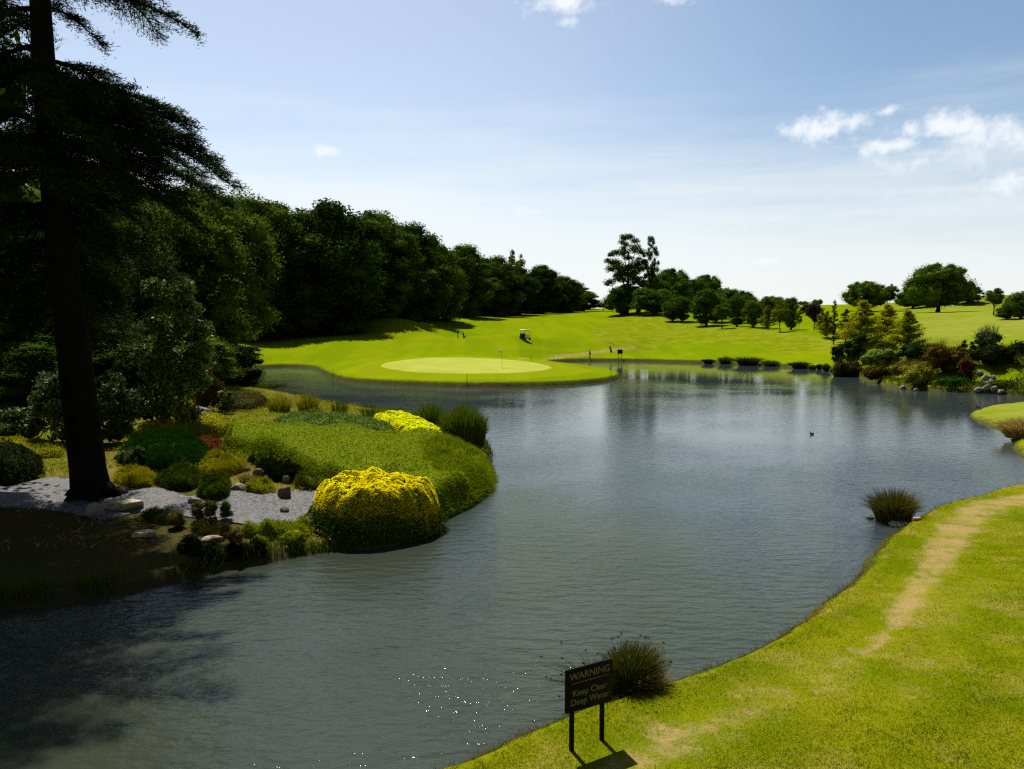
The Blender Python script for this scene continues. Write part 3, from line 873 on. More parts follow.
# ------------------------------------------------------------------ trees across the middle and on the hill
for nm, kd, lb, u, D, vt, wp in [
    ('tall_tree', 'open', 'tallest open crowned tree on the skyline, left of a tall pair', 626, 262, 234, 36),
    ('tall_tree', 'open', 'slender tall open tree, right of a tall pair on the skyline', 650, 262, 236, 15),
    ('park_tree', 'egg', 'green tree in the belt, between the largest egg shaped tree and the lollipop tree', 713, 222, 294, 20),
    ('park_tree', 'round', 'low round tree at the front left of the belt, below the broad bushy one', 672, 216, 301, 18),
    ('park_tree', 'round', 'green tree in the belt just behind the loose green one', 748, 200, 295, 22),
    ('park_tree', 'egg', 'pale young tree at the back of the belt above the yellowish sapling', 783, 205, 299, 16),
    ('park_tree', 'round', 'bushy tree behind the purple leaved tree, low on the skyline', 810, 230, 303, 18),
    ('park_tree', 'larch', 'feathery young tree in the belt left of the yellowish sapling', 768, 172, 305, 14),
    ('park_tree', 'larch', 'feathery young tree between the purple tree and the slim conifer', 822, 150, 311, 12),
    ('park_tree', 'round', 'round tree at the back of the belt, close right of the tall pair', 660, 272, 279, 26),
    ('tall_tree', 'open', 'dark tree filling the lower gap between the tall skyline pair', 638, 268, 276, 36),
    ('park_tree', 'oak', 'dark tree behind the largest egg shaped one, middle of the group', 690, 262, 279, 34),
    ('park_tree', 'round', 'small far tree behind the dark tree right of the lollipop', 742, 235, 291, 22),
    ('park_tree', 'round', 'far tree peeping between the loose green tree and the yellowish sapling', 773, 232, 296, 20),
    ('park_tree', 'egg', 'dark green tree tucked behind the lollipop tree, touching it', 716, 208, 296, 22),
    ('park_tree', 'round', 'broad round bushy tree at the foot of the tall pair', 653, 245, 288, 38),
    ('park_tree', 'oak', 'large dark tree behind and right of the tall skyline pair', 668, 280, 269, 40),
    ('park_tree', 'oak', 'large round crowned tree in the middle of the background group', 703, 275, 275, 34),
    ('park_tree', 'round', 'dark tree low at the left foot of the tall pair', 622, 258, 286, 30),
    ('park_tree', 'egg', 'small dark tree right of the broad round bushy one, its base in shade', 682, 214, 296, 17),
    ('park_tree', 'egg', 'dark egg shaped tree, largest of the front row', 706, 200, 289, 23),
    ('park_tree', 'round', 'round tree half hidden behind the lollipop tree', 727, 240, 288, 24),
    ('park_tree', 'lollipop', 'small lollipop tree with a bare stem in front of the row', 722, 180, 303, 15),
    ('park_tree', 'egg', 'dark tree just right of the lollipop tree', 737, 186, 296, 18),
    ('park_tree', 'round', 'loose green tree between the dark row and the yellow sapling', 753, 178, 300, 18),
    ('park_tree', 'lollipop', 'pale green tree behind the loose green one', 766, 210, 296, 15),
    ('park_tree', 'sapling', 'yellowish sapling on the dry bank of the row', 780, 158, 305, 16),
    ('park_tree', 'egg', 'dark narrow tree right of the yellowish sapling', 791, 164, 297, 15),
    ('park_tree', 'purple', 'purple leaved tree on the dry bank', 814, 158, 303, 14),
    ('park_tree', 'sapling', 'thin staked sapling left of the purple leaved tree', 799, 156, 309, 6),
    ('park_tree', 'smallfar', 'tiny far tree on the skyline behind the purple tree', 803, 290, 301, 12),
    ('park_tree', 'smallfar', 'tiny tree on the skyline left of the yellow conifers', 817, 285, 299, 10),
    ('park_tree', 'larch', 'small green tree beside the slim dark conifer', 827, 142, 311, 13),
    ('slim_conifer', 'slimconifer', 'slim dark conifer standing left of the yellow conifers', 834, 132, 300, 9),
    ('park_tree', 'larch', 'loose green tree between the slim conifer and the first yellow conifer', 846, 134, 309, 16),
    ('golden_conifer', 'goldconifer', 'first and tallest yellow conifer, behind the dark round bush', 863, 112, 300, 32),
    ('golden_conifer', 'goldconifer', 'middle yellow conifer, set behind the other two', 887, 122, 304, 26),
    ('golden_conifer', 'goldconifer', 'brightest yellow conifer, nearest the bronze shrubs', 908, 97, 310, 27),
    ('hill_tree', 'oak', 'broad dark tree on the skyline behind the yellow conifers', 864, 265, 281, 36),
    ('hill_tree', 'smallfar', 'small round tree touching the broad one behind the yellow conifers', 887, 268, 284, 17),
    ('oak_tree', 'oak', 'big spreading oak alone on the open hillside', 937, 242, 264, 54),
    ('hill_tree', 'oak', 'lower tree peeping out left of the big oak', 912, 285, 290, 30),
    ('hill_tree', 'oak', 'lower tree peeping out right of the big oak', 966, 275, 285, 26),
    ('hill_tree', 'lollipop', 'small lone tree with a bare stem on the hill right of the oak', 993, 195, 288, 18),
    ('far_tree', 'smallfar', 'small far tree in the gap right of the wood end', 603, 330, 302, 14),
    ('far_tree', 'smallfar', 'low far tree beside the left foot of the tall pair', 612, 325, 304, 14),
    ('hill_bush', 'round', 'round green bush on the hill at the right edge of the photo', 1020, 165, 291, 26),
    ('hill_bush', 'round', 'lower bush on the hill beside the right edge bush', 1006, 168, 307, 18),
]:
    tree_to(nm, kd, lb, u, D, vt, wp, cat='bush' if 'bush' in nm else 'tree')


# ------------------------------------------------------------------ the big cedar
def boughs(mb, lv, spec, rng, leaf=.13, dens=1.8):
    for (a, tip, wid, droop, n) in spec:
        a = np.array(a, float); tip = np.array(tip, float)
        ax = tip - a; L = np.linalg.norm(ax[:2]); d = nrm(np.r_[ax[:2], 0]); side = np.array([-d[1], d[0], 0])
        t = np.linspace(0, 1, 9)
        lift = droop * (4 * t * (1 - t)) * .55 - 0
        crv = a + ax * t[:, None] + np.array([0, 0, 1]) * lift[:, None] + side * (np.sin(t * 5 + rng.random() * 6) * .05 * L * t)[:, None]
        mb.tube(crv, np.linspace(.016 * L + .02, .010, 9), 6)
        nt_ = max(6, int(L * 6.0))
        for i in range(nt_):
            f = .08 + .92 * (i + rng.random()) / nt_
            p0 = np.array([np.interp(f, t, crv[:, j]) for j in range(3)])
            s = 1 if i % 2 else -1
            l = wid * (1.08 - .75 * f ** 1.6) * (.55 + .6 * rng.random())
            td = nrm(d * (.45 + .5 * rng.random()) + side * s * (.75 - .45 * f) + np.array([0, 0, .12 * rng.normal()]))
            tt = np.linspace(0, 1, 5)
            tw = p0 + td * l * tt[:, None] + np.array([0, 0, -1]) * (tt ** 2 * l * .28)[:, None]
            mb.tube(tw, np.linspace(.022, .006, 5), 4, cap=False)
            m_ = int(n * dens * l * (.8 + .4 * rng.random()))
            q = rng.random(m_) ** .75
            pp = np.stack([np.interp(q, tt, tw[:, j]) for j in range(3)], 1)
            off = rng.normal(size=(m_, 3)) * np.array([.15, .15, .05]) * (.5 + l * .35)
            hang = -np.abs(rng.normal(size=m_)) * .16 * (rng.random(m_) < .45)
            off[:, 2] += hang
            lv.add(pp + off, np.array([0, 0, 1]) + rng.normal(size=(m_, 3)) * .55, leaf * (.6 + .8 * rng.random(m_)), .20,
                   tdir=td + rng.normal(size=(m_, 3)) * .55 + np.c_[np.zeros((m_, 2)), hang * 6], rng=rng)


rng = np.random.default_rng(77)
D0 = 24.2
base = PD(93, 505, D0)
gz = float(hgt(base[0], base[1]))
mb = MB(); lv = Leaves()
tp = [(93, 505), (88, 470), (82, 420), (76, 370), (68, 300), (58, 220), (50, 140), (44, 70), (40, 0), (38, -70), (37, -140), (36, -210), (36, -270)]
tpts = np.array([PD(u, v, D0) for u, v in tp]); tpts[0, 2] = gz - .3
trad = np.array([.62, .52, .50, .48, .44, .40, .36, .32, .28, .22, .16, .09, .03])
mb.tube(tpts, trad, 16)
for i in range(9):   # dead stubs
    q = np.array([np.interp(210 + i * 27, [p[1] for p in tp][::-1], tpts[::-1, j]) for j in range(3)]); a = i * 2.3
    mb.tube([q, q + np.array([math.cos(a) * .7, math.sin(a) * .7, .1]), q + np.array([math.cos(a) * (.8 + .25 * (i % 3)), math.sin(a) * (.8 + .25 * (i % 3)), .0])], [.07, .05, .025], 6)
for a in np.linspace(0, 6.28, 7)[:-1]:   # root flare
    mb.tube([tpts[1] + [0, 0, -.2], tpts[0] + [math.cos(a) * .5, math.sin(a) * .5, .45], tpts[0] + [math.cos(a) * 1.0, math.sin(a) * 1.0, .12]], [.30, .22, .06], 7)


def tr_at(v):
    return np.array([np.interp(v, [p[1] for p in tp][::-1], tpts[::-1, j]) for j in range(3)])


spec = []
# the boughs that reach into the picture: where they leave the trunk (row), tip pixel and depth offset
for v0, u1, v1, dd, wid, droop, n in [
    (-12, 203, 38, -.6, .65, .9, 170), (-40, 120, -18, 1.0, 1.0, .4, 150), (6, 104, 48, .6, .75, .5, 170), 
    (82, 190, 127, .8, 1.25, .8, 190), (92, 150, 128, -2.0, 1.3, .7, 190), (100, 212, 160, -.4, 1.35, .9, 200), (112, 232, 186, .4, 1.3, 1.1, 200),
    (125, 170, 165, -2.2, 1.35, .8, 200), (140, 228, 205, 1.6, 1.2, .9, 190), (150, 185, 205, -1.6, 1.3, .9, 200), (165, 140, 195, -2.6, 1.3, .6, 190),
    (95, 120, 105, 2.4, 1.4, .5, 170), (130, 150, 150, 3.2, 1.4, .6, 170), (175, 205, 232, .8, 1.2, 1.0, 180), (190, 150, 235, 2.2, 1.3, .7, 170),
    (88, 96, 100, -2.4, 1.2, .4, 170),
    (205, 30, 262, 2.5, 1.3, .6, 170), (215, 130, 270, 3.2, 1.4, .6, 170), (235, 0, 300, 3.4, 1.4, .6, 170), (240, 110, 312, 2.4, 1.2, .5, 170), (262, 30, 330, 2.8, 1.3, .6, 160), (270, 128, 345, 3.6, 1.4, .6, 160), (200, 90, 250, 4.0, 1.5, .6, 170), (225, 175, 280, 3.0, 1.3, .7, 170), (290, 95, 352, 2.2, 1.0, .4, 150), (285, 10, 350, 2.5, 1.2, .5, 150),
    # left side
    (60, -30, 110, -2.8, 1.3, .5, 190), (150, 10, 178, -3.0, 1.3, .5, 190), (120, 20, 150, 3.0, 1.4, .4, 190), 
    (70, 60, 110, -3.2, 1.3, .4, 190), (105, 100, 150, -3.4, 1.3, .5, 190), (160, 70, 200, -3.6, 1.3, .5, 190), (120, 200, 175, 2.2, 1.3, .8, 190),
    (20, -20, 62, -.8, 1.2, .6, 180), (45, -60, 95, .6, 1.3, .6, 180), (70, -30, 85, -2.0, 1.2, .5, 180), (135, -70, 175, .4, 1.4, .8, 180), (145, -20, 165, -2.2, 1.3, .6, 180),
    (10, -50, 30, 2.0, 1.3, .5, 170), (-20, -60, 5, -1.0, 1.3, .5, 170), (175, -40, 215, -1.5, 1.3, .8, 170), (205, -60, 250, 1.0, 1.3, .8, 160),
]:
    a = tr_at(v0); tip = PD(u1, v1, D0 + dd); spec.append((a, tip, wid, droop, n))
# the upper crown, above the frame, and the boughs toward and away from the pond
for i in range(34):
    v0 = -25 - 230 * (i / 34) + rng.normal() * 4
    a = tr_at(v0); az = i * 2.4 + rng.random() * .6
    L = (6.2 - 4.2 * (i / 34)) * (.8 + .4 * rng.random())
    if v0 > -75 and -1.0 < math.cos(az) * 1.0 and math.cos(az) > .2: L *= .55
    spec.append((a, a + np.array([math.cos(az) * L, math.sin(az) * L, -.05 * L]), 1.5, .5, 60))
for i in range(10):
    v0 = 60 + 13 * i
    a = tr_at(v0); az = -R(90) + rng.normal() * .5 + (math.pi if i % 3 == 0 else 0)
    L = 3.6 + rng.random()
    spec.append((a, a + np.array([math.cos(az) * L, math.sin(az) * L, -.5]), 1.2, .6, 150))
boughs(mb, lv, spec, rng)
r = thing('cedar_tree', 'huge dark cedar with bare lower trunk and layered boughs, standing on the garden peninsula', 'tree', (0, 0, 0))
off = np.array([base[0], base[1], gz])
r.location = off
t_ = mb.mesh('cedar trunk', M['bark'], True); c_ = lv.mesh('cedar crown', M['cedar'])
o = link('trunk', t_, r, -off); o = link('crown', c_, r, -off)


# ------------------------------------------------------------------ shrubs
def mound(name, label, cat, poly, h, mat, leaf=.07, dens=900, ew=.5, lump=.25, lumpf=1.6, aspect=.5, flower=None, fcut=.5, group=None, nmax=26000, spiky=0.0, prof=.5, fleaf=.07, fdens=900):
    """a low plant filling an outline on the ground: woody core and leaves over it"""
    poly = np.asarray(poly); rng = np.random.default_rng(abs(hash(name + label)) % 1000 if False else len(label) * 7 + int(poly[0, 0] * 13) % 97)
    c0 = poly.mean(0); gz = float(hgt(*c0))
    lo, hi = poly.min(0), poly.max(0)
    A = np.prod(hi - lo)

    def top(x, y):
        d = -sdist(x, y, poly)
        f = np.clip(d / ew, 0, 1)
        p = (1 - (1 - f) ** 2) ** prof
        z = h * p * (1 + lump * 2 * vnoise(x * lumpf + 7, y * lumpf + 3) + lump * vnoise(x * lumpf * 2.7, y * lumpf * 2.7))
        return d, np.maximum(z, 0)
    lv = Leaves()
    n = int(min(nmax, dens * A))
    x = lo[0] + (hi[0] - lo[0]) * rng.random(n); y = lo[1] + (hi[1] - lo[1]) * rng.random(n)
    # extra points along the rim so that the sides are clothed
    B = np.roll(poly, -1, 0); seg = np.linalg.norm(B - poly, axis=1); k = rng.choice(len(poly), n // 2, p=seg / seg.sum()); tt = rng.random(n // 2)[:, None]
    rim = poly[k] + (B[k] - poly[k]) * tt; rim = rim + nrm(c0 - rim) * (rng.random(n // 2)[:, None] ** 1.5) * ew * .8
    x = np.r_[x, rim[:, 0]]; y = np.r_[y, rim[:, 1]]
    d, z = top(x, y); ok = d > 0
    x, y, d, z = x[ok], y[ok], d[ok], z[ok]
    e = .05
    _, zx = top(x + e, y); _, zy = top(x, y + e)
    nor = nrm(np.c_[-(zx - z) / e, -(zy - z) / e, np.ones(len(x))])
    g = hgt(x, y)
    sink = np.where(rng.random(len(x)) < .4, rng.random(len(x)), 1.0) if h > .35 else 1.0
    pz = g + z * (.35 + .65 * sink) + rng.normal(size=len(x)) * leaf * .5
    p = np.c_[x, y, pz] - np.r_[c0, gz]
    p[:, :2] += nor[:, :2] * (1 - np.asarray(sink)).reshape(-1, 1) * h * .25 if h > .35 else 0
    if spiky:
        lv.blades(p - nor * leaf, p + nrm(nor + rng.normal(size=p.shape) * .6) * leaf * spiky, leaf * .25, rng=rng)
    else:
        lv.add(p, nor + rng.normal(size=p.shape) * .6, leaf * (.6 + .8 * rng.random(len(p))), aspect, rng=rng)
    # core
    st = max(.10, min(.3, (hi - lo).max() / 40))
    gx = np.arange(lo[0], hi[0] + st, st); gy = np.arange(lo[1], hi[1] + st, st)
    X, Y = np.meshgrid(gx, gy); d, z = top(X.ravel(), Y.ravel())
    cz = hgt(X.ravel(), Y.ravel()) + np.maximum(z - leaf * 1.0 - .04 * h, 0) * (d > 0) - .06 * (d <= 0)
    V = np.c_[X.ravel() - c0[0], Y.ravel() - c0[1], cz - gz]
    a = (np.arange(len(gy) - 1)[:, None] * len(gx) + np.arange(len(gx) - 1)[None]).ravel()
    q = np.stack([a, a + 1, a + len(gx) + 1, a + len(gx)], 1)
    q = q[(d.ravel()[q] > 0).any(1)]
    lv.raw(V, q)
    me = lv.mesh(name + ' foliage', M[mat])
    loc = (c0[0], c0[1], gz)
    if not flower:
        return tag(link(name, me, None, loc), label, cat, group)
    r = thing(name, label, cat, loc, 0, group)
    link('foliage', me, r)
    fl = Leaves(); n = int(min(60000, fdens * A))
    x = lo[0] + (hi[0] - lo[0]) * rng.random(n * 2); y = lo[1] + (hi[1] - lo[1]) * rng.random(n * 2)
    d, z = top(x, y); cut = fcut + .22 * vnoise(x * 3, y * 3)
    ok = (d > 0) & (z / h > cut) & (vnoise(x * 5.5, y * 5.5) > -.40)
    x, y, z = x[ok], y[ok], z[ok]
    p = np.c_[x - c0[0], y - c0[1], hgt(x, y) - gz + z + .03 + rng.random(len(x)) * .03 + .10 * np.abs(vnoise(x * 7, y * 7))]
    fl.add(p, np.array([-.15, .3, 1.5]) + rng.normal(size=p.shape) * .45, fleaf * (.6 + .7 * rng.random(len(p))), .8, rng=rng)
    link('flowers', fl.mesh(name + ' flowers', M[flower]), r)
    return r


def ell_poly(c, rx, ry, rot=0, n=22, wob=.10, seed=0):
    rr = np.random.default_rng(seed)
    a = np.linspace(0, 2 * np.pi, n, endpoint=False)
    k = 1 + wob * np.sin(a * 2 + rr.random() * 6) * .6 + wob * np.sin(a * 3 + rr.random() * 6) + wob * .5 * np.sin(a * 5 + rr.random() * 6)
    x = np.cos(a) * rx * k; y = np.sin(a) * ry * k
    return np.c_[c[0] + x * math.cos(rot) - y * math.sin(rot), c[1] + x * math.sin(rot) + y * math.cos(rot)]


def pxpoly(pts, z=None):
    return np.array([(G(u, v) if z is None else P(u, v, z))[:2] for u, v in pts])


def bush(name, label, cat, u, vbase, wpx, hpx, mat, leaf=.12, n=6000, ncl=30, clr=.17, depth=.8, D=None, core=.6, group=None, aspect=.55, spike=0, flower=None):
    """an upright shrub of leaf clumps"""
    if D is None: g = G(u, vbase)
    else:
        g = PD(u, 325, D); g[2] = hgt(g[0], D)
    D = g[1]; w = wpx * D / F; h = hpx * D / F
    rng = np.random.default_rng(int(u * 7 + vbase * 3))
    g = np.array([g[0], g[1] + w * depth * .35, 0]); g[2] = float(hgt(g[0], g[1])) - .03
    cl = []
    for i in range(ncl):
        d = rsph(1, rng)[0]; rr = rng.random() ** .4; r = clr * w * (.7 + .6 * rng.random())
        z = h * .48 + d[2] * rr * (h * .5 - r * .6)
        cl.append((d[0] * rr * (w / 2 - r * .8), d[1] * rr * (w / 2 - r * .8) * depth, max(z, r * .5), r))
    cl = np.array(cl); lv = Leaves()
    hs = h / max(1e-3, (cl[:, 2] + cl[:, 3] * .9).max()); ws = w / (np.percentile(cl[:, 0] + cl[:, 3], 95) - np.percentile(cl[:, 0] - cl[:, 3], 5))
    cl[:, :2] *= ws; cl[:, 2] *= hs; cl[:, 3] *= (ws * ws * hs) ** (1 / 3)
    fill_clumps(lv, cl, n, leaf, rng, core=core, flat=.85, aspect=aspect)
    if spike:
        b = cl[rng.integers(0, ncl, spike), :3]; b[:, 2] += h * .1
        lv.blades(b, b + nrm(rng.normal(size=(spike, 3)) * [.5, .5, .3] + [0, 0, 1]) * h * .42, .03 * h * .4, .1, rng=rng)
    me = lv.mesh(name + ' foliage', M[mat])
    if not flower: return tag(link(name, me, None, g), label, cat, group)
    r = thing(name, label, cat, g, 0, group); link('foliage', me, r)
    fl = Leaves(); c2 = cl.copy(); c2[:, 3] *= 1.08
    fill_clumps(fl, c2[c2[:, 2] > h * .3], n // 3, leaf * .8, rng, core=0, flat=.85, aspect=.9)
    link('flowers', fl.mesh(name + ' flowers', M[flower]), r)
    return r


def tuft(name, label, cat, u, vbase, wpx, hpx, mat, n=500, width=.012, spread=.9, group=None, loc=None, D=None, seeds=0, lean=0):
    """a clump of blades springing from one base"""
    g = G(u, vbase) if loc is None else np.array(loc, float)
    if D: g = PD(u, 325, D); g[2] = max(0, float(hgt(g[0], D)))
    D = g[1]; w = wpx * D / F; h = hpx * D / F
    rng = np.random.default_rng(int(u * 5 + vbase * 11))
    lv = Leaves()
    a = rng.random(n) * 2 * np.pi; rr = np.sqrt(rng.random(n))
    b = np.c_[np.cos(a) * rr * w * .30, np.sin(a) * rr * w * .24, np.full(n, -.05)]
    hh = h * (.55 + .5 * rng.random(n)) * (1 - .35 * rr ** 2)
    out = rr * spread * (.6 + .7 * rng.random(n))
    tip = b + np.c_[np.cos(a) * out * w * .32 + lean * hh, np.sin(a) * out * w * .28, hh]
    lv.blades(b, tip, width * (.7 + .6 * rng.random(n)), .25, rng=rng)
    if seeds:
        k = rng.choice(n, seeds, replace=False); tt = tip[k] + np.c_[rng.normal(size=(seeds, 2)) * .12 * w, rng.random(seeds) * .12 * h]
        lv.blades(b[k], tt, width * 1.1, .2, rng=rng)
        lv.add(np.repeat(tt, 4, 0) + rng.normal(size=(seeds * 4, 3)) * .012, rng.normal(size=(seeds * 4, 3)), .045, .6, rng=rng)
    return tag(link(name, lv.mesh(name + ' blades', M[mat]), None, g), label, cat, group)


# yellow flowering bushes
mound('flowering_bush', 'large bush covered in bright yellow flowers at the water\'s edge of the peninsula', 'bush', ell_poly((-3.95, 22.85), 1.80, 1.6, .1, seed=3, wob=.06), 1.20, 'juniper', .085, 2600, .62, .09, 2.4, prof=.34,
      flower='flower', fcut=.20, fleaf=.075, fdens=10000)
mound('flowering_bush', 'smaller yellow flowering bush beyond the green hedge, in front of the reeds', 'bush', pxpoly([(372, 425), (400, 423), (428, 432), (452, 444), (440, 452), (415, 446), (390, 437)]), .62, 'darkshrub', .09, 900, .5, .16, 1.8,
      flower='flower', fcut=.30, fleaf=.085, fdens=2600)
# ground cover hedge on the tip of the peninsula
mound('ground_cover_hedge', 'wide yellow green ground cover hedge spread over the tip of the peninsula', 'hedge',
      pxpoly([(222, 452), (258, 461), (285, 468), (310, 480), (330, 490), (352, 500), (395, 520), (440, 520), (470, 505), (487, 490), (492, 474), (480, 462), (440, 455), (390, 447), (330, 440), (270, 438), (235, 442)]),
      .80, 'hedge', .060, 1100, .50, .34, .55, nmax=110000, prof=.4)
mound('feathery_shrub', 'feathery mid green shrub at the right end of the hedge, overhanging the water', 'shrub', pxpoly([(418, 452), (455, 456), (482, 464), (493, 478), (489, 493), (468, 506), (442, 519), (432, 506), (420, 480), (405, 462)]), .95, 'hedge2', .075, 1700, 1.7, .30, 1.1, spiky=2.4)
mound('ground_cover', 'pale leaved ground cover lying behind the yellow green hedge', 'shrub', pxpoly([(262, 436), (300, 440), (350, 445), (400, 446), (395, 437), (360, 429), (320, 424), (285, 426)]), .75, 'pale', .10, 420, .8, .22, 1.1)
mound('dark_green_mound', 'smooth dark green mound of dense foliage right of the cedar trunk', 'shrub', pxpoly([(118, 462), (140, 474), (175, 474), (200, 466), (210, 456), (198, 448), (160, 446), (130, 450)]), .80, 'mound', .055, 2200, 1.2, .16, 1.3, spiky=2.2)
mound('red_ground_cover', 'rust red patch of ground cover beside the dark green mound', 'ground cover', pxpoly([(184, 448), (212, 457), (226, 456), (224, 446), (205, 441), (188, 441)]), .28, 'red', .07, 900, .3, .5, 1.8)
mound('yellow_ground_cover', 'yellow leaved ground cover running behind the dark green mound', 'ground cover', pxpoly([(128, 444), (160, 443), (200, 440), (235, 437), (240, 428), (215, 421), (175, 424), (140, 432)]), .5, 'lime', .08, 500, .6, .25, 1.2)
mound('heather_patch', 'brownish heather patch behind the pale boulder at the back of the garden', 'heather', pxpoly([(222, 413), (250, 412), (272, 406), (262, 399), (230, 401)]), .55, 'heath', .09, 350, .8, .25, .9)
mound('juniper', 'feathery spreading juniper beside the gravel, right of the cedar trunk', 'juniper', pxpoly([(156, 484), (170, 491), (188, 491), (203, 485), (198, 477), (176, 475)]), 0.22, 'juniper', 0.093, 2200, .22, .75, 2.5, aspect=.3, spiky=1.7)
mound('juniper', 'yellowish low juniper nearest the foot of the cedar', 'juniper', pxpoly([(115, 482), (130, 488), (150, 487), (155, 480), (138, 475), (120, 476)]), 0.17, 'lime', 0.076, 2200, .22, .75, 2.5, spiky=1.7)
mound('juniper', 'dark tiered juniper between two small rocks on the gravel edge', 'juniper', pxpoly([(199, 499), (212, 503), (226, 498), (229, 488), (218, 482), (203, 487)]), 0.29, 'juniper', 0.085, 2800, .22, .75, 2.8, spiky=1.7)
mound('juniper', 'dark low juniper in front of the ground cover hedge', 'juniper', pxpoly([(256, 476), (275, 482), (300, 484), (305, 474), (285, 467), (262, 468)]), 0.20, 'darkshrub', 0.085, 2200, .22, .75, 2.2, spiky=1.7)
mound('juniper', 'small green juniper next to the brown rock', 'juniper', pxpoly([(296, 488), (310, 492), (318, 485), (308, 478), (297, 481)]), 0.21, 'juniper', 0.076, 2800, .22, .75, 2.8, spiky=1.7)
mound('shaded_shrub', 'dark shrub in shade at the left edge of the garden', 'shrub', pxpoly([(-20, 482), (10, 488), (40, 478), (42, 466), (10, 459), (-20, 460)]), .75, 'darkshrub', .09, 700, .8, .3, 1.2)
mound('yellow_ground_cover', 'sunny green yellow ground cover left of the cedar trunk', 'ground cover', pxpoly([(-20, 458), (20, 460), (60, 458), (68, 450), (40, 444), (-20, 446)]), .3, 'lime', .08, 500, .6, .3, 1.0)

# low planting that spills over the gravel's edges and the bank
for nm_, lb_, pp_, h_, mt_ in [
    ('creeping_plant', 'low yellow green creeping plant between the two junipers and the grey rocks', [(196, 478), (214, 479), (232, 476), (250, 470), (236, 464), (210, 466)], .22, 'lime'),
    ('creeping_plant', 'mid green creeping plant in front of the hedge, above the dark juniper', [(246, 466), (270, 465), (300, 472), (318, 478), (300, 462), (265, 459)], .26, 'juniper'),
    ('creeping_plant', 'green creeping plant spilling onto the far edge of the gravel beside the brown rock', [(244, 492), (262, 496), (276, 494), (272, 487), (252, 485)], .20, 'hedge2'),
    ('creeping_plant', 'dry brownish creeping plant on the bank below the small heather trio', [(190, 534), (214, 539), (232, 534), (222, 527), (200, 527)], .18, 'heath'),
    ('creeping_plant', 'yellow green creeping plant along the near gravel edge left of the yellow flowers', [(240, 536), (270, 541), (304, 541), (316, 531), (290, 529), (262, 530)], .26, 'hedge2'),
    ('creeping_plant', 'green creeping plant at the near edge of the gravel beside the pale slab', [(140, 520), (160, 525), (184, 524), (178, 517), (156, 516)], .22, 'juniper'),
    ('creeping_plant', 'dark creeping plant on the bank lip just above the water left of the flowers', [(200, 566), (232, 563), (268, 557), (262, 549), (230, 553), (204, 557)], .26, 'darkshrub'),
    ('creeping_plant', 'yellowish creeping plant between the dark green mound and the red patch', [(196, 466), (214, 463), (228, 460), (222, 456), (208, 458)], .24, 'lime'),
]:
    mound(nm_, lb_, 'ground cover', pxpoly(pp_), h_, mt_, .06, 1800, .22, .8, 2.6, aspect=.4, spiky=1.6)

# larger shrubs behind
bush('tall_shrub', 'tall bright green shrub with loose leafy tufts behind the dark mound', 'shrub', 166, 436, 78, 162, 'glossy', .21, 9000, 60, .12, .8, core=.45)
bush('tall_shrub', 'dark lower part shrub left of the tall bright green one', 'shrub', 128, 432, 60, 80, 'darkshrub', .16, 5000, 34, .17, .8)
bush('grey_leaved_shrub', 'grey green glossy shrub seen left of the cedar trunk', 'shrub', 55, 446, 62, 86, 'grey_leaf', .21, 4600, 44, .13, .8, core=.4)
bush('grey_leaved_shrub', 'grey green glossy shrub seen right of the cedar trunk', 'shrub', 107, 446, 52, 72, 'grey_leaf', .20, 4000, 38, .14, .8, core=.4)
bush('bronze_shrub', 'bronze leaved shrub at the right foot of the tall bright shrub', 'shrub', 203, 412, 34, 48, 'bronze', .16, 3200, 26, .19, .8)
bush('leafy_shrub', 'small bright leaved shrub beside the pale boulder', 'shrub', 225, 414, 18, 24, 'glossy', .13, 1500, 14, .22, .8)
bush('hosta', 'plant with large pale edged leaves close to the cedar trunk', 'plant', 131, 474, 34, 28, 'grey_leaf', .30, 260, 12, .2, .8, core=.3, aspect=.45)
bush('leafy_shrub', 'low green shrub in shade at the left edge behind the sunny ground cover', 'shrub', 12, 444, 52, 36, 'glossy', .14, 2400, 20, .18, .8)
for i, (u, v, w, h, lb) in enumerate([(197, 524, 14, 18, 'small dark heather bush at the lower edge of the gravel, leftmost of a close trio'), (210, 525, 14, 20, 'small dark heather bush in the middle of a close trio at the gravel edge'),
                                      (224, 523, 12, 18, 'small green heather bush, rightmost of a close trio at the gravel edge'), (175, 530, 16, 15, 'low heather bush left of the close trio at the gravel edge'),
                                      (233, 556, 20, 22, 'dark bush on the bank below the gravel, close to the water'), (187, 566, 26, 26, 'dark rounded bush in shade on the bank, nearest the water'),
                                      (258, 552, 14, 13, 'little yellow green bush on the bank between the dark bush and the yellow flowers'), (290, 548, 20, 12, 'low yellow green bush on the bank just left of the large yellow flowers'), ]):
    bush('heather_bush', lb, 'bush', u, v, w * 1.3, h * 1.25, 'hedge2' if 'yellow green' in lb else ('juniper' if 'green' in lb else 'heath' if i != 5 else 'darkshrub'), .055, 1500, 14, .22, .8, aspect=.3)
for u, v, w, h, lb in [(211, 474, 18, 13, 'straw coloured grass tuft left of the small grey rock'), (240, 471, 20, 12, 'straw coloured grass tuft farther back, beside the dark juniper'),
                       (246, 483, 16, 14, 'straw coloured grass tuft at the gravel edge'), (253, 488, 9, 12, 'brown grass tuft at the gravel edge beside the brown rock')]:
    tuft('grass_tuft', lb, 'grass tuft', u, v, w, h, 'strawgrass', 420, .012, 1.5)
tuft('leafy_reeds', 'dense dark green reed bed at the tip of the peninsula', 'reeds', 464, 446, 66, 46, 'reed', 3200, .03, .35)
tuft('leafy_reeds', 'reed bed thinner and lower, left of the dense dark one', 'reeds', 430, 430, 46, 32, 'reed', 700, .03, .4)
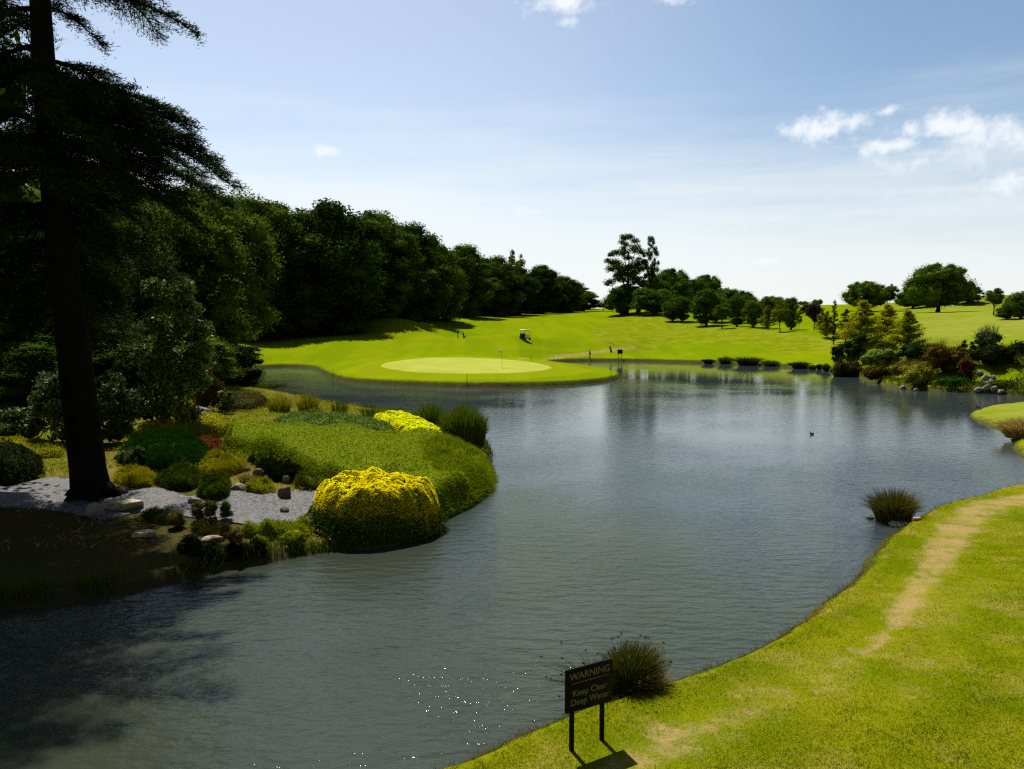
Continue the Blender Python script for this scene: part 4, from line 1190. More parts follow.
for u, v, w, h, n_, lb in [(340, 413, 26, 17, 130, 'thin reeds at the back shore near the middle of the peninsula'), (372, 417, 34, 17, 160, 'thin reeds at the back shore behind the pale ground cover'),
                           (400, 420, 24, 17, 120, 'thin reeds at the back shore behind the smaller yellow bush'), (308, 413, 30, 24, 420, 'tall rough green grass on the back shore of the garden'),
                           (280, 412, 34, 20, 480, 'tall rough grass between the heather patch and the back shore'), (250, 400, 34, 13, 400, 'low rough grass along the inlet at the back of the garden')]:
    tuft('leafy_reeds', lb, 'reeds', u, v, w, h, 'reed' if 'reeds' in lb else 'meadow', n_, .03, .6)


# ------------------------------------------------------------------ rocks
def rock(label, u, v, wpx, hpx, mat='rock', flat=False, D=None, name='rock', group=None):
    g = G(u, v) if D is None else PD(u, 325, D)
    if D is not None: g[2] = max(0, float(hgt(g[0], g[1])))
    D = g[1]; w = wpx * D / F / 2; h = hpx * D / F
    V, q = [], []
    nu, nv = 22, 14
    sd = Vector((u * .37, v * .53, 1.7)); rs = random.Random(int(u * 3 + v))
    dp = w * rs.uniform(.6, .85)
    cuts = [(Vector((rs.gauss(0, 1), rs.gauss(0, 1), rs.gauss(0, .8))).normalized(), rs.uniform(.5, .82)) for _ in range(12)]
    for i in range(nv + 1):
        th = math.pi * i / nv
        for j in range(nu):
            ph = 2 * math.pi * j / nu
            p = Vector((math.sin(th) * math.cos(ph), math.sin(th) * math.sin(ph), math.cos(th)))
            f = 1 + .25 * mnoise.noise(p * 1.6 + sd) + .10 * mnoise.noise(p * 4 + sd)
            p = p * f
            for n_, d_ in cuts:
                e = p.dot(n_) - d_
                if e > 0: p = p - n_ * e * .85
            if flat: p.z = max(min(p.z, .45), -.5)
            V.append((p.x * w * 1.15, p.y * dp * 1.15, (p.z * .62 + .25) * h))
    q = [(i * nu + j, (i + 1) * nu + j, (i + 1) * nu + (j + 1) % nu, i * nu + (j + 1) % nu) for i in range(nv) for j in range(nu)]
    return tag(link(name, mesh_np('rock', V, [np.array(q)], [M[mat]]), None, g), label, 'rock', group)


for a in [('broad flat pale slab of rock beside the cedar\'s foot', 122, 509, 42, 16, 'limestone', True), ('pale lichen covered rock below the slab at the cedar\'s foot', 96, 516, 22, 16, 'rock'),
          ('small grey rock beside the straw coloured tuft', 219, 475, 14, 10), ('small grey rock between the two junipers', 206, 485, 12, 10), ('flat grey rock on the gravel edge right of the tiered juniper', 238, 490, 16, 9),
          ('flat rock at the left foot of the tiered juniper', 194, 503, 16, 8), ('brown angular rock on the far edge of the gravel', 285, 498, 18, 15, 'brownrock'), ('grey rock in front of the yellow flowers, right of the brown one', 311, 488, 12, 13),
          ('little dark stone lying alone on the gravel', 284, 513, 9, 7, 'brownrock'), ('dark rock half covered by the low juniper', 258, 478, 15, 11, 'brownrock'), ('pale pointed rock above the brown angular one', 286, 483, 10, 9),
          ('big pale boulder at the back of the garden below the bronze shrub', 203, 417, 19, 14), ('brown rock at the foot of the cedar trunk, right side', 121, 494, 18, 9, 'brownrock'), ('long low pale rock on the bank below the heather trio', 212, 541, 24, 8, 'limestone', True),
          ('low pale rock on the sunlit bank left of the dark bush', 145, 536, 26, 9, 'limestone', True)]:
    rock(*a)

# right rock garden, far side of the pond
for nm, lb, u, D, vt, w, mat, leaf in [
    ('heather_bush', 'brown green heather bank at the water\'s edge left of the yellow striped grass', 851, 92.5, 358, 34, 'heath', .16),
    ('heather_bush', 'tawny bush between the heather bank and the yellow striped grass', 884, 82, 363, 30, 'bronze', .15),
    ('heather_bush', 'dark brown bush above the yellow striped grass', 913, 79, 359, 34, 'heath', .15),
    ('grass_mound', 'rounded mound of yellow striped grass at the far water\'s edge', 923, 73.6, 368, 36, 'varieg', .16),
    ('bronze_shrub', 'large bronze spiky shrub in the far rock garden', 949, 75.5, 344, 40, 'bronze', .16),
    ('dark_shrub', 'big dark shrub right of the pale rocks', 1004, 74, 346, 46, 'darkshrub', .16),
    ('dark_shrub', 'dark shrub cut by the right edge of the photo', 1034, 77, 340, 36, 'darkshrub', .16),
    ('willow_shrub', 'spiky grey green shrub rising above the big dark one', 994, 79, 330, 30, 'grey_leaf', .13),
    ('low_juniper', 'flat green juniper over the far rocks by the water', 961, 71.5, 383, 34, 'mound', .12),
    ('green_mound', 'small round green mound by the water below the big dark shrub', 1009, 69.3, 385, 22, 'juniper', .11),
    ('round_bush', 'dark round bush under the first yellow conifer', 861, 101, 333, 27, 'blueconifer', .14),
    ('round_bush', 'small dark bush left of the dark round one', 842, 106, 343, 15, 'blueconifer', .14),
    ('light_green_bush', 'wide light green mound between two dark bushes', 886, 92, 345, 36, 'pale', .13),
    ('round_bush', 'dark bush under the brightest yellow conifer', 918, 87, 343, 30, 'blueconifer', .14),
    ('red_brown_bush', 'low red brown bush behind the light green mound', 889, 102, 340.5, 24, 'bronze', .14),
]:
    x = PD(u, 325, D)[0]; z0 = float(hgt(x, D)); ht = PD(u, vt, D)[2] - z0
    bush(nm, lb, 'bush', u, 0, w, max(8, ht * F / D), mat, leaf, 3200, 30, .17, .75, D=D, spike=260 if ('spiky' in lb or 'grass' in lb) else 0)
bush('flowering_shrub', 'crimson flowering shrub between the bronze and dark shrubs', 'bush', 972, 0, 18, 24, 'darkshrub', .14, 1600, 18, .2, .8, D=72.5, flower='redflower')
for u, D, vt, w, lb in [(960.5, 82, 346, 6, 'shortest of three dark dwarf columns of conifer behind the bronze shrub'), (965.5, 82, 339.5, 6.5, 'tallest of three dark dwarf columns of conifer behind the bronze shrub'), (973, 80, 341, 6.5, 'dark dwarf conifer column closest to the spiky grey green shrub')]:
    tree_to('dwarf_conifer', 'cone', lb, u, D, vt, w)
for i, (u, v, w, h) in enumerate([(979, 392, 9, 7), (987, 391, 8, 8), (994, 391, 8, 7), (982, 386, 8, 7), (990, 385, 9, 7), (985, 380, 8, 7), (993, 379, 7, 6), (980, 375, 7, 6), (903, 389, 8, 4), (916, 391, 7, 4), (1001, 393, 7, 5)]):
    rock(['pale rock at the water\'s edge, left end of the far rock pile', 'pale rock at the water\'s edge, in the middle of the far rock pile', 'pale rock at the water\'s edge, right end of the far rock pile',
          'pale rock one step up in the far rock pile, left', 'pale rock one step up in the far rock pile, right', 'pale rock third step up in the far rock pile, left', 'pale rock third step up in the far rock pile, right',
          'topmost pale rock of the far rock pile under the crimson shrub', 'small shore stone left of the yellow striped grass', 'small shore stone right below the yellow striped grass', 'shore stone beside the small round green mound'][i], u, v, w, h)
# rush clumps on the far bank
for i, (u, v, w, h, lb) in enumerate([(709, 363.5, 11, 7, 'first dark rush clump of the far bank row, counted from the left'), (726, 363.5, 11, 7, 'second dark rush clump of the far bank row, just right of the first'),
                                      (748, 365, 17, 10, 'widest dark rush clump, in the middle of the far bank row'), (770.5, 366, 15, 9, 'dark rush clump right of the widest one on the far bank'),
                                      (800, 368.3, 14, 7, 'dark rush clump of the far bank below the purple tree'), (813.5, 369, 5, 5, 'tiny dark tuft, left of three by the far bank\'s bend'), (820.5, 369.5, 6, 8, 'tiny dark tuft, tallest of three by the far bank\'s bend'),
                                      (827, 371, 6, 7, 'tiny dark tuft, right of three by the far bank\'s bend')]):
    g = P(u, v + .4)
    tuft('rush_clump', lb, 'rushes', u, v, w * (1.1 + .25 * (i % 3)), h * (.8 + .2 * ((i * 2) % 3)), ['darkrush', 'reed', 'darkrush', 'reed'][i % 4], 650, .05, 1.3, loc=(g[0], g[1] + .3, .05))

# near bank clumps
g = P(894, 527); tuft('rush_clump', 'rush clump standing in the water by the near bank\'s bend', 'rushes', 893, 524, 52, 38, 'rush', 2300, .013, 1.1, loc=(P(893, 521)[0], P(893, 521)[1], 0))
bush('bank_shrub', 'low dark shrub at the left foot of the rushes by the near bank\'s bend', 'bush', 886, 522, 26, 26, 'bronze', .05, 2600, 20, .2, .8, D=P(886, 521)[1])
g = G(632, 703)
tuft('rush_clump', 'big brownish rush clump right behind the warning sign', 'rushes', 632, 705, 58, 60, 'rush', 3000, .010, 1.25, loc=(P(630, 700)[0], P(630, 700)[1], .12), seeds=60, lean=.10)
tuft('rush_clump', 'shorter brown rush clump at the right foot of the big one behind the sign', 'rushes', 652, 700, 40, 34, 'strawgrass', 500, .009, 1.5, loc=(P(650, 698)[0], P(650, 698)[1] - .1, .12))
tuft('rush_clump', 'thin stalks with seed heads leaning out over the water behind the sign', 'rushes', 590, 700, 80, 58, 'darkrush', 120, .012, 1.6, loc=(P(600, 702)[0], P(600, 702)[1], 0.0), seeds=26, lean=-.25)
bush('bank_shrub', 'dark low growth at the foot of the big rush clump behind the sign', 'bush', 628, 705, 66, 34, 'darkrush', .05, 3600, 26, .2, .7, D=P(630, 702)[1])
rock('flat pale stone half in the water beside the near rush clump', 899, 525, 24, 7, 'limestone', True)
rock('small pale stone on the bank right of the flat one', 917, 520, 10, 5, 'limestone', True)
tuft('grass_mound', 'brown tall grass clump at the right edge on the low bank across the water', 'grass tuft', 1020, 437, 44, 22, 'strawgrass', 1400, .03, 1.0)


# ------------------------------------------------------------------ warning signs
def sign_text(body, size, loc, parent, mat):
    cu = bpy.data.curves.new('lettering', 'FONT'); cu.body = body; cu.size = size; cu.align_x = 'CENTER'; cu.align_y = 'CENTER'; cu.extrude = .002
    cu.offset = .0012 if size > .1 else .0006
    o = bpy.data.objects.new('lettering_tmp', cu); col.objects.link(o)
    dg = bpy.context.evaluated_depsgraph_get()
    me = bpy.data.meshes.new_from_object(o.evaluated_get(dg)); bpy.data.objects.remove(o)
    me.materials.clear(); me.materials.append(mat)
    t = link('lettering', me, parent, loc); t.rotation_euler = (R(90), 0, 0)
    return t


A = G(574, 752); B = G(601, 743.5)
yaw = math.atan2(.4, .675)
c = (A + B) / 2
r = thing('warning_sign', 'black sign on two posts at the near bank, gold lettering warning of deep water', 'sign', (c[0] + .015, c[1], c[2]), yaw)
gap_ = .255
mb = MB()
mb.box((0, 0, .86), (.79, .035, .60), bev=.008)
bd = link('board', mb.mesh('sign board', M['black']), r)
for s in (-1, 1):
    mb = MB(); mb.box((0, .045, .42), (.055, .055, 1.42), bev=.006)
    link('post', mb.mesh('sign post', M['black']), r, (s * gap_ - .0, 0, 0))
for sx_ in (-gap_, gap_):
    for sz_ in (.66, 1.06):
        mb = MB(); mb.tube([(sx_, -.016, sz_), (sx_, -.0235, sz_)], .010, 8); link('bolt', mb.mesh('sign bolt', M['chrome']), bd)
sign_text('WARNING', .138, (0, -.021, 1.045), bd, M['goldpaint'])
mb = MB(); mb.box((0, -.0195, .955), (.62, .004, .009)); link('underline', mb.mesh('underline', M['goldpaint']), bd)
sign_text('Keep Clear', .125, (0, -.021, .815), bd, M['goldpaint'])
sign_text('Deep Water', .125, (0, -.021, .690), bd, M['goldpaint'])

g = G(620, 358.5)
r = thing('bank_sign', 'small black board on two posts on the far bank beside the golf trolley', 'sign', g, R(-12))
mb = MB(); mb.box((0, 0, 1.1), (.85, .04, .72), bev=.008); link('board', mb.mesh('bank board', M['black']), r)
for s in (-1, 1):
    mb = MB(); mb.box((s * .28, .05, .6), (.07, .06, 1.5), bev=.006); link('post', mb.mesh('bank post', M['black']), r)

# ------------------------------------------------------------------ people
def person(label, loc, rz, shirt, trousers, pose, cap=None):
    r = thing('person', label, 'person', loc, rz)
    J = pose
    E = [('pel', 'sp'), ('sp', 'ch'), ('ch', 'nk'), ('nk', 'hd'), ('hd', 'tp'), ('ch', 'ls'), ('ls', 'le'), ('le', 'lw'), ('lw', 'lh'), ('ch', 'rs'), ('rs', 're'), ('re', 'rw'), ('rw', 'rh'),
         ('pel', 'lhp'), ('lhp', 'lk'), ('lk', 'la'), ('la', 'lt'), ('pel', 'rhp'), ('rhp', 'rk'), ('rk', 'ra'), ('ra', 'rt')]
    rad = dict(pel=(.15, .12), sp=(.14, .10), ch=(.17, .115), nk=(.055, .055), hd=(.085, .095), tp=(.07, .08), ls=(.06, .06), le=(.043, .043), lw=(.03, .03), lh=(.035, .022), rs=(.06, .06), re=(.043, .043), rw=(.03, .03), rh=(.035, .022),
               lhp=(.09, .09), lk=(.058, .058), la=(.04, .04), lt=(.042, .03), rhp=(.09, .09), rk=(.058, .058), ra=(.04, .04), rt=(.042, .03))
    names = list(J)
    verts = [J[n] for n in names]; edges = [(names.index(a), names.index(b)) for a, b in E]; radii = [rad[n] for n in names]
    # five fingers on each hand
    for s in 'lr':
        wv = np.array(J[s + 'w']); hv = np.array(J[s + 'h']); d = nrm(hv - wv)
        for i, (o_, l) in enumerate([(-.030, .07), (-.011, .082), (.010, .078), (.029, .062), (-.05, .05)]):
            k = len(verts); b_ = hv + np.array([0, o_, 0]); dd = d if i < 4 else nrm(d + np.array([0, -.8, 0]))
            verts += [tuple(b_ + dd * l * .5), tuple(b_ + dd * l + np.array([.015, 0, 0]))]; radii += [(.009, .009), (.008, .008)]
            edges += [(names.index(s + 'h'), k), (k, k + 1)]
    me = bpy.data.meshes.new('person body'); me.from_pydata([tuple(v) for v in verts], edges, [])
    o = bpy.data.objects.new('tmp_body', me); col.objects.link(o)
    sk = o.modifiers.new('skin', 'SKIN'); sk.use_smooth_shade = True
    for i, d in enumerate(me.skin_vertices[0].data): d.radius = radii[i]; d.use_root = (i == 0)
    ss = o.modifiers.new('sub', 'SUBSURF'); ss.levels = ss.render_levels = 2
    dg = bpy.context.evaluated_depsgraph_get()
    m2 = bpy.data.meshes.new_from_object(o.evaluated_get(dg)); bpy.data.objects.remove(o)
    m2.materials.clear()
    for mm in (M['skin'], shirt, trousers, M['rubber']): m2.materials.append(mm)
    nk = J['nk'][2]; wl = (J['lw'][2] + J['le'][2]) / 2
    for f in m2.polygons:
        c = f.center
        arm = min(np.linalg.norm(np.array(c) - np.array(J[q])) for q in ('lw', 'lh', 'rw', 'rh')) < .13
        f.material_index = 0 if (c.z > nk + .02 or arm) else 1 if c.z > J['pel'][2] - .02 else 2 if c.z > .10 else 3
    b = link('body', m2, r)
    hd = np.array(J['hd'])
    mb = MB(); mb.ell(hd + [-.012, 0, .055], (.098, .092, .085), 14, 8); link('hair', mb.mesh('hair', cap or M['hair'], True), r)
    mb = MB(); mb.ell(hd + [.095, 0, .0], (.018, .014, .022), 8, 6)
    for s in (-1, 1): mb.ell(hd + [.0, s * .09, 0], (.02, .012, .03), 8, 6)
    link('face', mb.mesh('nose and ears', M['skin'], True), b)
    mb = MB()
    for s in (-1, 1): mb.ell(hd + [.083, s * .032, .02], (.010, .013, .008), 8, 6)
    mb.ell(hd + [.085, 0, -.048], (.008, .022, .006), 8, 6)
    link('features', mb.mesh('eyes and mouth', M['hair'], True), b)
    return r


walk = dict(pel=(0, 0, .93), sp=(.01, 0, 1.10), ch=(.03, 0, 1.34), nk=(.04, 0, 1.48), hd=(.06, 0, 1.60), tp=(.06, 0, 1.70), ls=(.03, .18, 1.39), le=(-.08, .22, 1.13), lw=(-.04, .22, .90), lh=(-.01, .22, .82),
            rs=(.03, -.18, 1.39), re=(.08, -.23, 1.12), rw=(.22, -.21, .94), rh=(.28, -.2, .89), lhp=(.0, .09, .88), lk=(.17, .10, .50), la=(.20, .10, .09), lt=(.34, .11, .045),
            rhp=(0, -.09, .88), rk=(.02, -.10, .48), ra=(-.22, -.10, .12), rt=(-.10, -.11, .045))
stand = dict(walk, lk=(.03, .10, .49), la=(.0, .11, .09), lt=(.15, .12, .045), rk=(.02, -.10, .49), ra=(-.01, -.11, .09), rt=(.13, -.12, .045), re=(-.02, -.24, 1.12), rw=(.10, -.26, .92), rh=(.15, -.26, .86))
person('person in a maroon top and dark trousers walking along the far bank', G(590, 360.3), R(185), M['redcloth'], M['darkcloth'], walk)
gp = G(458, 338.5)
person('person in dark clothes standing on the fairway above the putting green', gp, R(200), M['darkcloth'], M['navy'], stand, M['darkcloth'])


# ------------------------------------------------------------------ golf kit
def bag_trolley(label, loc, rz, bagmat):
    r = thing('golf_trolley', label, 'golf trolley', loc, rz)
    mb = MB(); t = np.array([.34, 0, .94]); t = t / np.linalg.norm(t); p0 = np.array([-.05, 0, .18])
    mb.tube([p0, p0 + t * .06, p0 + t * .8, p0 + t * .86], [.10, .125, .14, .135], 14); link('bag', mb.mesh('golf bag', bagmat, True), r)
    mb = MB()
    for i in range(5):
        a = i * 1.25; o_ = np.array([math.cos(a) * .07, math.sin(a) * .07, 0]); mb.tube([p0 + t * .7 + o_, p0 + t * (1.02 + .04 * i) + o_ * 1.4], .007, 5); mb.ell(p0 + t * (1.05 + .04 * i) + o_ * 1.4, (.03, .04, .05), 8, 6)
    link('clubs', mb.mesh('golf clubs', M['chrome'], True), r)
    mb = MB(); mb.tube([(-.2, 0, .16), (.1, 0, .55), (.42, 0, 1.0), (.55, 0, 1.02)], .016, 6); mb.tube([(-.02, -.3, .15), (-.02, .3, .15)], .012, 6); link('frame', mb.mesh('trolley frame', M['chrome'], True), r)
    for s in (-1, 1):
        mb = MB(); mb.tube([(-.02, s * .28, .15), (-.02, s * .33, .15)], .15, 18); link('wheel', mb.mesh('trolley wheel', M['rubber'], True), r)
    return r


bag_trolley('golf trolley with a dark bag parked on the far bank beside the small black board', G(611, 352), R(160), M['redcloth'])
bag_trolley('golf trolley with a black bag standing beside the person above the green', gp + np.array([1.1, .1, float(hgt(gp[0] + 1.1, gp[1] + .1)) - gp[2]]), R(150), M['darkcloth'])

g = G(525, 340.3)
cart = thing('golf_cart', 'white roofed golf cart parked on the fairway', 'golf cart', g, R(-58))
mb = MB(); mb.box((0, 0, .42), (2.2, 1.12, .22), bev=.06); mb.box((-.85, 0, .62), (.6, 1.08, .34), bev=.08); link('body', mb.mesh('cart body', M['black']), cart)
mb = MB(); mb.box((.92, 0, .68), (.5, 1.05, .55), bev=.14); link('cowl', mb.mesh('cart cowl', M['white']), cart)
mb = MB(); mb.box((-.3, 0, .72), (.5, 1.0, .16), bev=.05); mb.box((-.56, 0, 1.0), (.12, 1.0, .45), bev=.04); link('seat', mb.mesh('cart seat', M['seatvinyl']), cart)
mb = MB(); mb.box((-.1, 0, 1.86), (1.75, 1.25, .26), bev=.10); link('roof', mb.mesh('cart roof', M['white']), cart)
for sx_ in (-.82, .62):
    for s in (-1, 1):
        mb = MB(); mb.tube([(sx_ + (.2 if sx_ > 0 else 0), s * .5, .55), (sx_, s * .52, 1.8)], .022, 6); link('roof_post', mb.mesh('roof post', M['black'], True), cart)
for sx_ in (-.78, .8):
    for s in (-1, 1):
        mb = MB(); mb.tube([(sx_, s * .44, .23), (sx_, s * .46, .23), (sx_, s * .6, .23), (sx_, s * .62, .23)], [.19, .23, .23, .19], 20); w_ = link('wheel', mb.mesh('cart wheel', M['rubber'], True), cart)
        mb = MB(); mb.tube([(sx_, s * .61, .23), (sx_, s * .635, .23)], .11, 14); link('rim', mb.mesh('wheel rim', M['chrome'], True), w_)
mb = MB(); mb.tube([(.62, .22, .8), (.42, .22, 1.05)], .018, 6)
a = np.linspace(0, 2 * np.pi, 17); mb.tube(np.c_[.42 + .05 * np.sin(a), .22 + .17 * np.cos(a), 1.05 + .12 * np.sin(a)], .014, 6, cap=False); link('steering_wheel', mb.mesh('steering wheel', M['black'], True), cart)
mb = MB()
for s in (-.28, .28): mb.tube([(-1.05, s, .55), (-1.02, s, 1.3)], [.13, .15], 12)
link('golf_bags', mb.mesh('golf bags', M['darkcloth'], True), cart)
for s in (-1, 1):
    mb = MB(); mb.ell((1.17, s * .36, .7), (.03, .08, .06), 10, 6); link('headlight', mb.mesh('headlight', M['white'], True), cart)

# flag
g = G(502, 368.5)
fl = thing('golf_flag', 'thin pin with a small pale flag standing in the putting green', 'flag', g, 0)
mb = MB(); mb.tube([(0, 0, -.05), (0, 0, 2.2)], .018, 8); link('pole', mb.mesh('flag pole', M['chrome'], True), fl)
V, q = [], []
for i in range(9):
    for z_ in (0, 1):
        for s in (-1, 1): V.append((-.42 * i / 8, .05 * math.sin(i * .9) + s * .004, 2.18 - .36 * z_ - .012 * i))
for i in range(8):
    b0 = i * 4; n0 = b0 + 4
    q += [(b0, n0, n0 + 2, b0 + 2), (b0 + 1, b0 + 3, n0 + 3, n0 + 1), (b0, b0 + 1, n0 + 1, n0), (b0 + 2, n0 + 2, n0 + 3, b0 + 3)]
link('flag', mesh_np('flag', V, [np.array(q)], [plain_mat('pale yellow flag cloth', (.75, .72, .45), .8)]), fl)

for u, v, h, lb in [(467, 383.5, .9, 'thin stake at the front edge of the green, below the putting surface'), (333, 375.5, .8, 'thin stake at the left end of the green\'s shore'), (554, 359.5, .9, 'thin stake behind the green, nearest the sandy path'),
                    (531, 361.5, .9, 'thin stake at the back right of the putting surface'), (611, 376.5, .8, 'thin stake at the right tip of the green\'s spit')]:
    g = G(u, v)
    mb = MB(); mb.tube([(0, 0, -.15), (0, 0, h * .96), (0, 0, h)], [.028, .028, .012], 8)
    tag(link('marker_stake', mb.mesh('marker stake', M['stake'], True), None, g), lb, 'stake')

# lifebuoy on a post
g = G(241, 367.5)
g = np.array([g[0] + .0, g[1] + .6, hgt(g[0], g[1] + .6)])
lb_ = thing('lifebuoy_stand', 'white lifebuoy ring hung on a post beside the shaded inlet', 'lifebuoy', g, 0)
mb = MB(); mb.box((0, .05, .85), (.09, .07, 1.9), bev=.01); link('post', mb.mesh('buoy post', M['greybark']), lb_)
mb = MB(); a = np.linspace(0, 2 * np.pi, 25); mb.tube(np.c_[.30 * np.cos(a), np.full(25, -.05), 1.5 + .30 * np.sin(a)], .06, 8, cap=False); link('ring', mb.mesh('buoy ring', M['white'], True), lb_)


# ------------------------------------------------------------------ ducks
def duck(label, u, v, rz):
    g = P(u, v)
    r = thing('duck', label, 'duck', g, rz); r.scale = (.6, .6, .6)
    mb = MB(); mb.tube([(-.26, 0, .10), (-.18, 0, .09), (-.05, 0, .07), (.10, 0, .07), (.17, 0, .11), (.19, 0, .20), (.21, 0, .25), (.26, 0, .25)], [.015, .055, .10, .10, .06, .04, .05, .02], 12)
    link('body', mb.mesh('duck body', M['duck'], True), r)
    mb = MB(); mb.box((.295, 0, .245), (.07, .035, .018), bev=.006); link('beak', mb.mesh('duck beak', M['beak']), r)
    for s in (-1, 1):
        mb = MB(); mb.ell((-.06, s * .085, .11), (.14, .025, .05), 10, 6); link('wing', mb.mesh('duck wing', M['duck'], True), r)
    return r


duck('duck swimming alone on the open middle of the pond', 812, 434.5, R(200))
duck('duck close to the tip of the low right bank', 978, 407.5, R(160))
duck('duck farther left of the low right bank\'s tip', 960, 404, R(20))


# ------------------------------------------------------------------ grass blades (nobody could count them)
def grass_stuff(name, x, y, mat, hmin, hmax, width, lean=.5):
    n = len(x); z = hgt(x, y)
    lv = Leaves(); b = np.c_[x, y, z - .01]
    h = hmin + (hmax - hmin) * RNG.random(n)
    t = b + np.c_[RNG.normal(size=(n, 2)) * lean * h[:, None], h]
    side = nrm(np.cross(t - b, rsph(n))) * width * .5
    V = np.stack([b - side, b + side, t], 1).reshape(-1, 3)
    me = mesh_np(name, V, [np.arange(n * 3).reshape(-1, 3)], [M[mat]])
    o = link(name, me); o['kind'] = 'stuff'
    return o


n = 520000
D = 6.5 + 27 * RNG.random(n) ** 1.6
x = (RNG.random(n) * .82 - .10) * D
s = bil(S_2D, x, D)
bare = bil(dirt.reshape(XX.shape), x, D)
keep = (s > .1) & (RNG.random(n) > bare * 1.05) & (x < 30)
x, y = x[keep], D[keep]
grass_stuff('lawn_grass', x, y, 'lawn', .022, .05, .007, .8)
s = bil(S_2D, x, y); e = (s < .45)
n = 60000
D = 7.5 + 24 * RNG.random(n) ** 1.5; x2 = (RNG.random(n) * .82 - .10) * D
s2 = bil(S_2D, x2, D); b2 = bil(dirt.reshape(XX.shape), x2, D)
kk = (s2 > .15) & (vnoise(x2 * 2.2, D * 2.2) + .6 * vnoise(x2 * 6, D * 6) > .27) & (b2 < .3) & (x2 < 30)
grass_stuff('lawn_tufts', x2[kk], D[kk], 'reed', .04, .085, .010, .7)
# ragged longer fringe along the near water's edge
n = 26000
k_ = RNG.integers(0, len(POND), n); B_ = np.roll(POND, -1, 0)
p = POND[k_] + (B_[k_] - POND[k_]) * RNG.random((n, 1)) + RNG.normal(size=(n, 2)) * .22
s = bil(S_2D, p[:, 0], p[:, 1])
kk = (s > .05) & (s < .6) & (p[:, 1] < 36) & (p[:, 1] > 8) & (p[:, 0] > -2)
grass_stuff('bank_fringe_grass', p[kk, 0], p[kk, 1], 'lawn', .07, .20, .011, .6)
# garden floor on the peninsula
n = 130000
x = -32 + 33 * RNG.random(n); y = 15 + 62 * RNG.random(n) ** 1.25
s = bil(S_2D, x, y); gd = sdist(x, y, gravel_poly); off_shade = sstep(9.0, 6.5, np.hypot((x + 15.5) * .8, y - 18.5)) < RNG.random(n) * .8  # grass left out where the bank's shade is painted
kk = off_shade & (s > .05) & (gd > .05 + .25 * RNG.random(n)) & (vnoise(x * .8, y * .8) + .25 * vnoise(x * 3, y * 3) > -.22) & (np.hypot(x - base[0], y - base[1]) > 1.1)
grass_stuff('garden_grass', x[kk], y[kk], 'meadow', .06, .24, .016, .5)
n = 170000
x = -32 + 33 * RNG.random(n); y = 15 + 50 * RNG.random(n) ** 1.2
s = bil(S_2D, x, y); gd = sdist(x, y, gravel_poly); off_shade = sstep(9.0, 6.5, np.hypot((x + 15.5) * .8, y - 18.5)) < RNG.random(n) * .8  # same gap over the painted shade patch
kk = off_shade & (s > .15) & (gd > .05) & (vnoise(x * .9 + 30, y * .9) + .35 * vnoise(x * 4, y * 4) > .02) & (np.hypot(x - base[0], y - base[1]) > 1.1)
lv = Leaves(); x = x[kk]; y = y[kk]
hh_ = .04 + .36 * np.clip(vnoise(x * .9 + 30, y * .9) + .3, 0, 1) * RNG.random(len(x))
lv.add(np.c_[x, y, hgt(x, y) + hh_], np.array([0, 0, 1]) + RNG.normal(size=(len(x), 3)) * .6, .06 + .05 * RNG.random(len(x)), .5)
o = link('garden_ground_cover', lv.mesh('garden ground cover', M['lime'])); o['kind'] = 'stuff'
n = 26000
x = -32 + 33 * RNG.random(n); y = 15 + 40 * RNG.random(n) ** 1.2
s = bil(S_2D, x, y); gd = sdist(x, y, gravel_poly)
kk = (s > .15) & (gd > .0) & (vnoise(x * .7 + 60, y * .7) + .35 * vnoise(x * 4, y * 4) > .12)
grass_stuff('garden_dry_grass', x[kk], y[kk], 'strawgrass', .06, .2, .018, .8)
# longer growth right at the garden's water edge
n = 60000
k_ = RNG.integers(0, len(POND), n)
p = POND[k_] + (B_[k_] - POND[k_]) * RNG.random((n, 1)) + RNG.normal(size=(n, 2)) * .4
s = bil(S_2D, p[:, 0], p[:, 1])
kk = (s > .0) & (s < .9) & (p[:, 1] > 13) & (p[:, 1] < 75) & (p[:, 0] < 0.5) & (p[:, 0] > -30) & (vnoise(p[:, 0] * 1.3, p[:, 1] * 1.3) > -.15)
grass_stuff('garden_bank_grass', p[kk, 0], p[kk, 1], 'reed', .15, .42, .02, .35)
# far bank fringe
n = 60000
p = POND[k_] + (B_[k_] - POND[k_]) * RNG.random((n, 1)) + RNG.normal(size=(n, 2)) * .7
s = bil(S_2D, p[:, 0], p[:, 1])
kk = (s > .1) & (s < 2.2) & (p[:, 0] > 22) & (p[:, 1] > 62) & (p[:, 1] < 100)
grass_stuff('far_bank_grass', p[kk, 0], p[kk, 1], 'reed', .2, .6, .05, .4)
n = 40000
x = 24 + 26 * RNG.random(n); y = 66 + 34 * RNG.random(n); s = bil(S_2D, x, y)
kk = (s > .3) & (s < 11) & (vnoise(x * .5, y * .5) + .4 * vnoise(x * 2, y * 2) > -.1)
grass_stuff('far_bank_rough', x[kk], y[kk], 'heath', .2, .7, .06, .5)

# ------------------------------------------------------------------ daylight
SUN_EL, SUN_AZ = R(58), R(-21)       # azimuth from +Y, negative is left
sd = np.array([math.sin(SUN_AZ) * math.cos(SUN_EL), math.cos(SUN_AZ) * math.cos(SUN_EL), math.sin(SUN_EL)])
ld = bpy.data.lights.new('sun', 'SUN'); ld.energy = 5.0; ld.angle = R(.5); ld.color = (1, .95, .86)
lo_ = bpy.data.objects.new('sun', ld); col.objects.link(lo_); lo_.location = (0, 0, 60)
lo_.rotation_euler = Vector(sd).to_track_quat('Z', 'Y').to_euler()

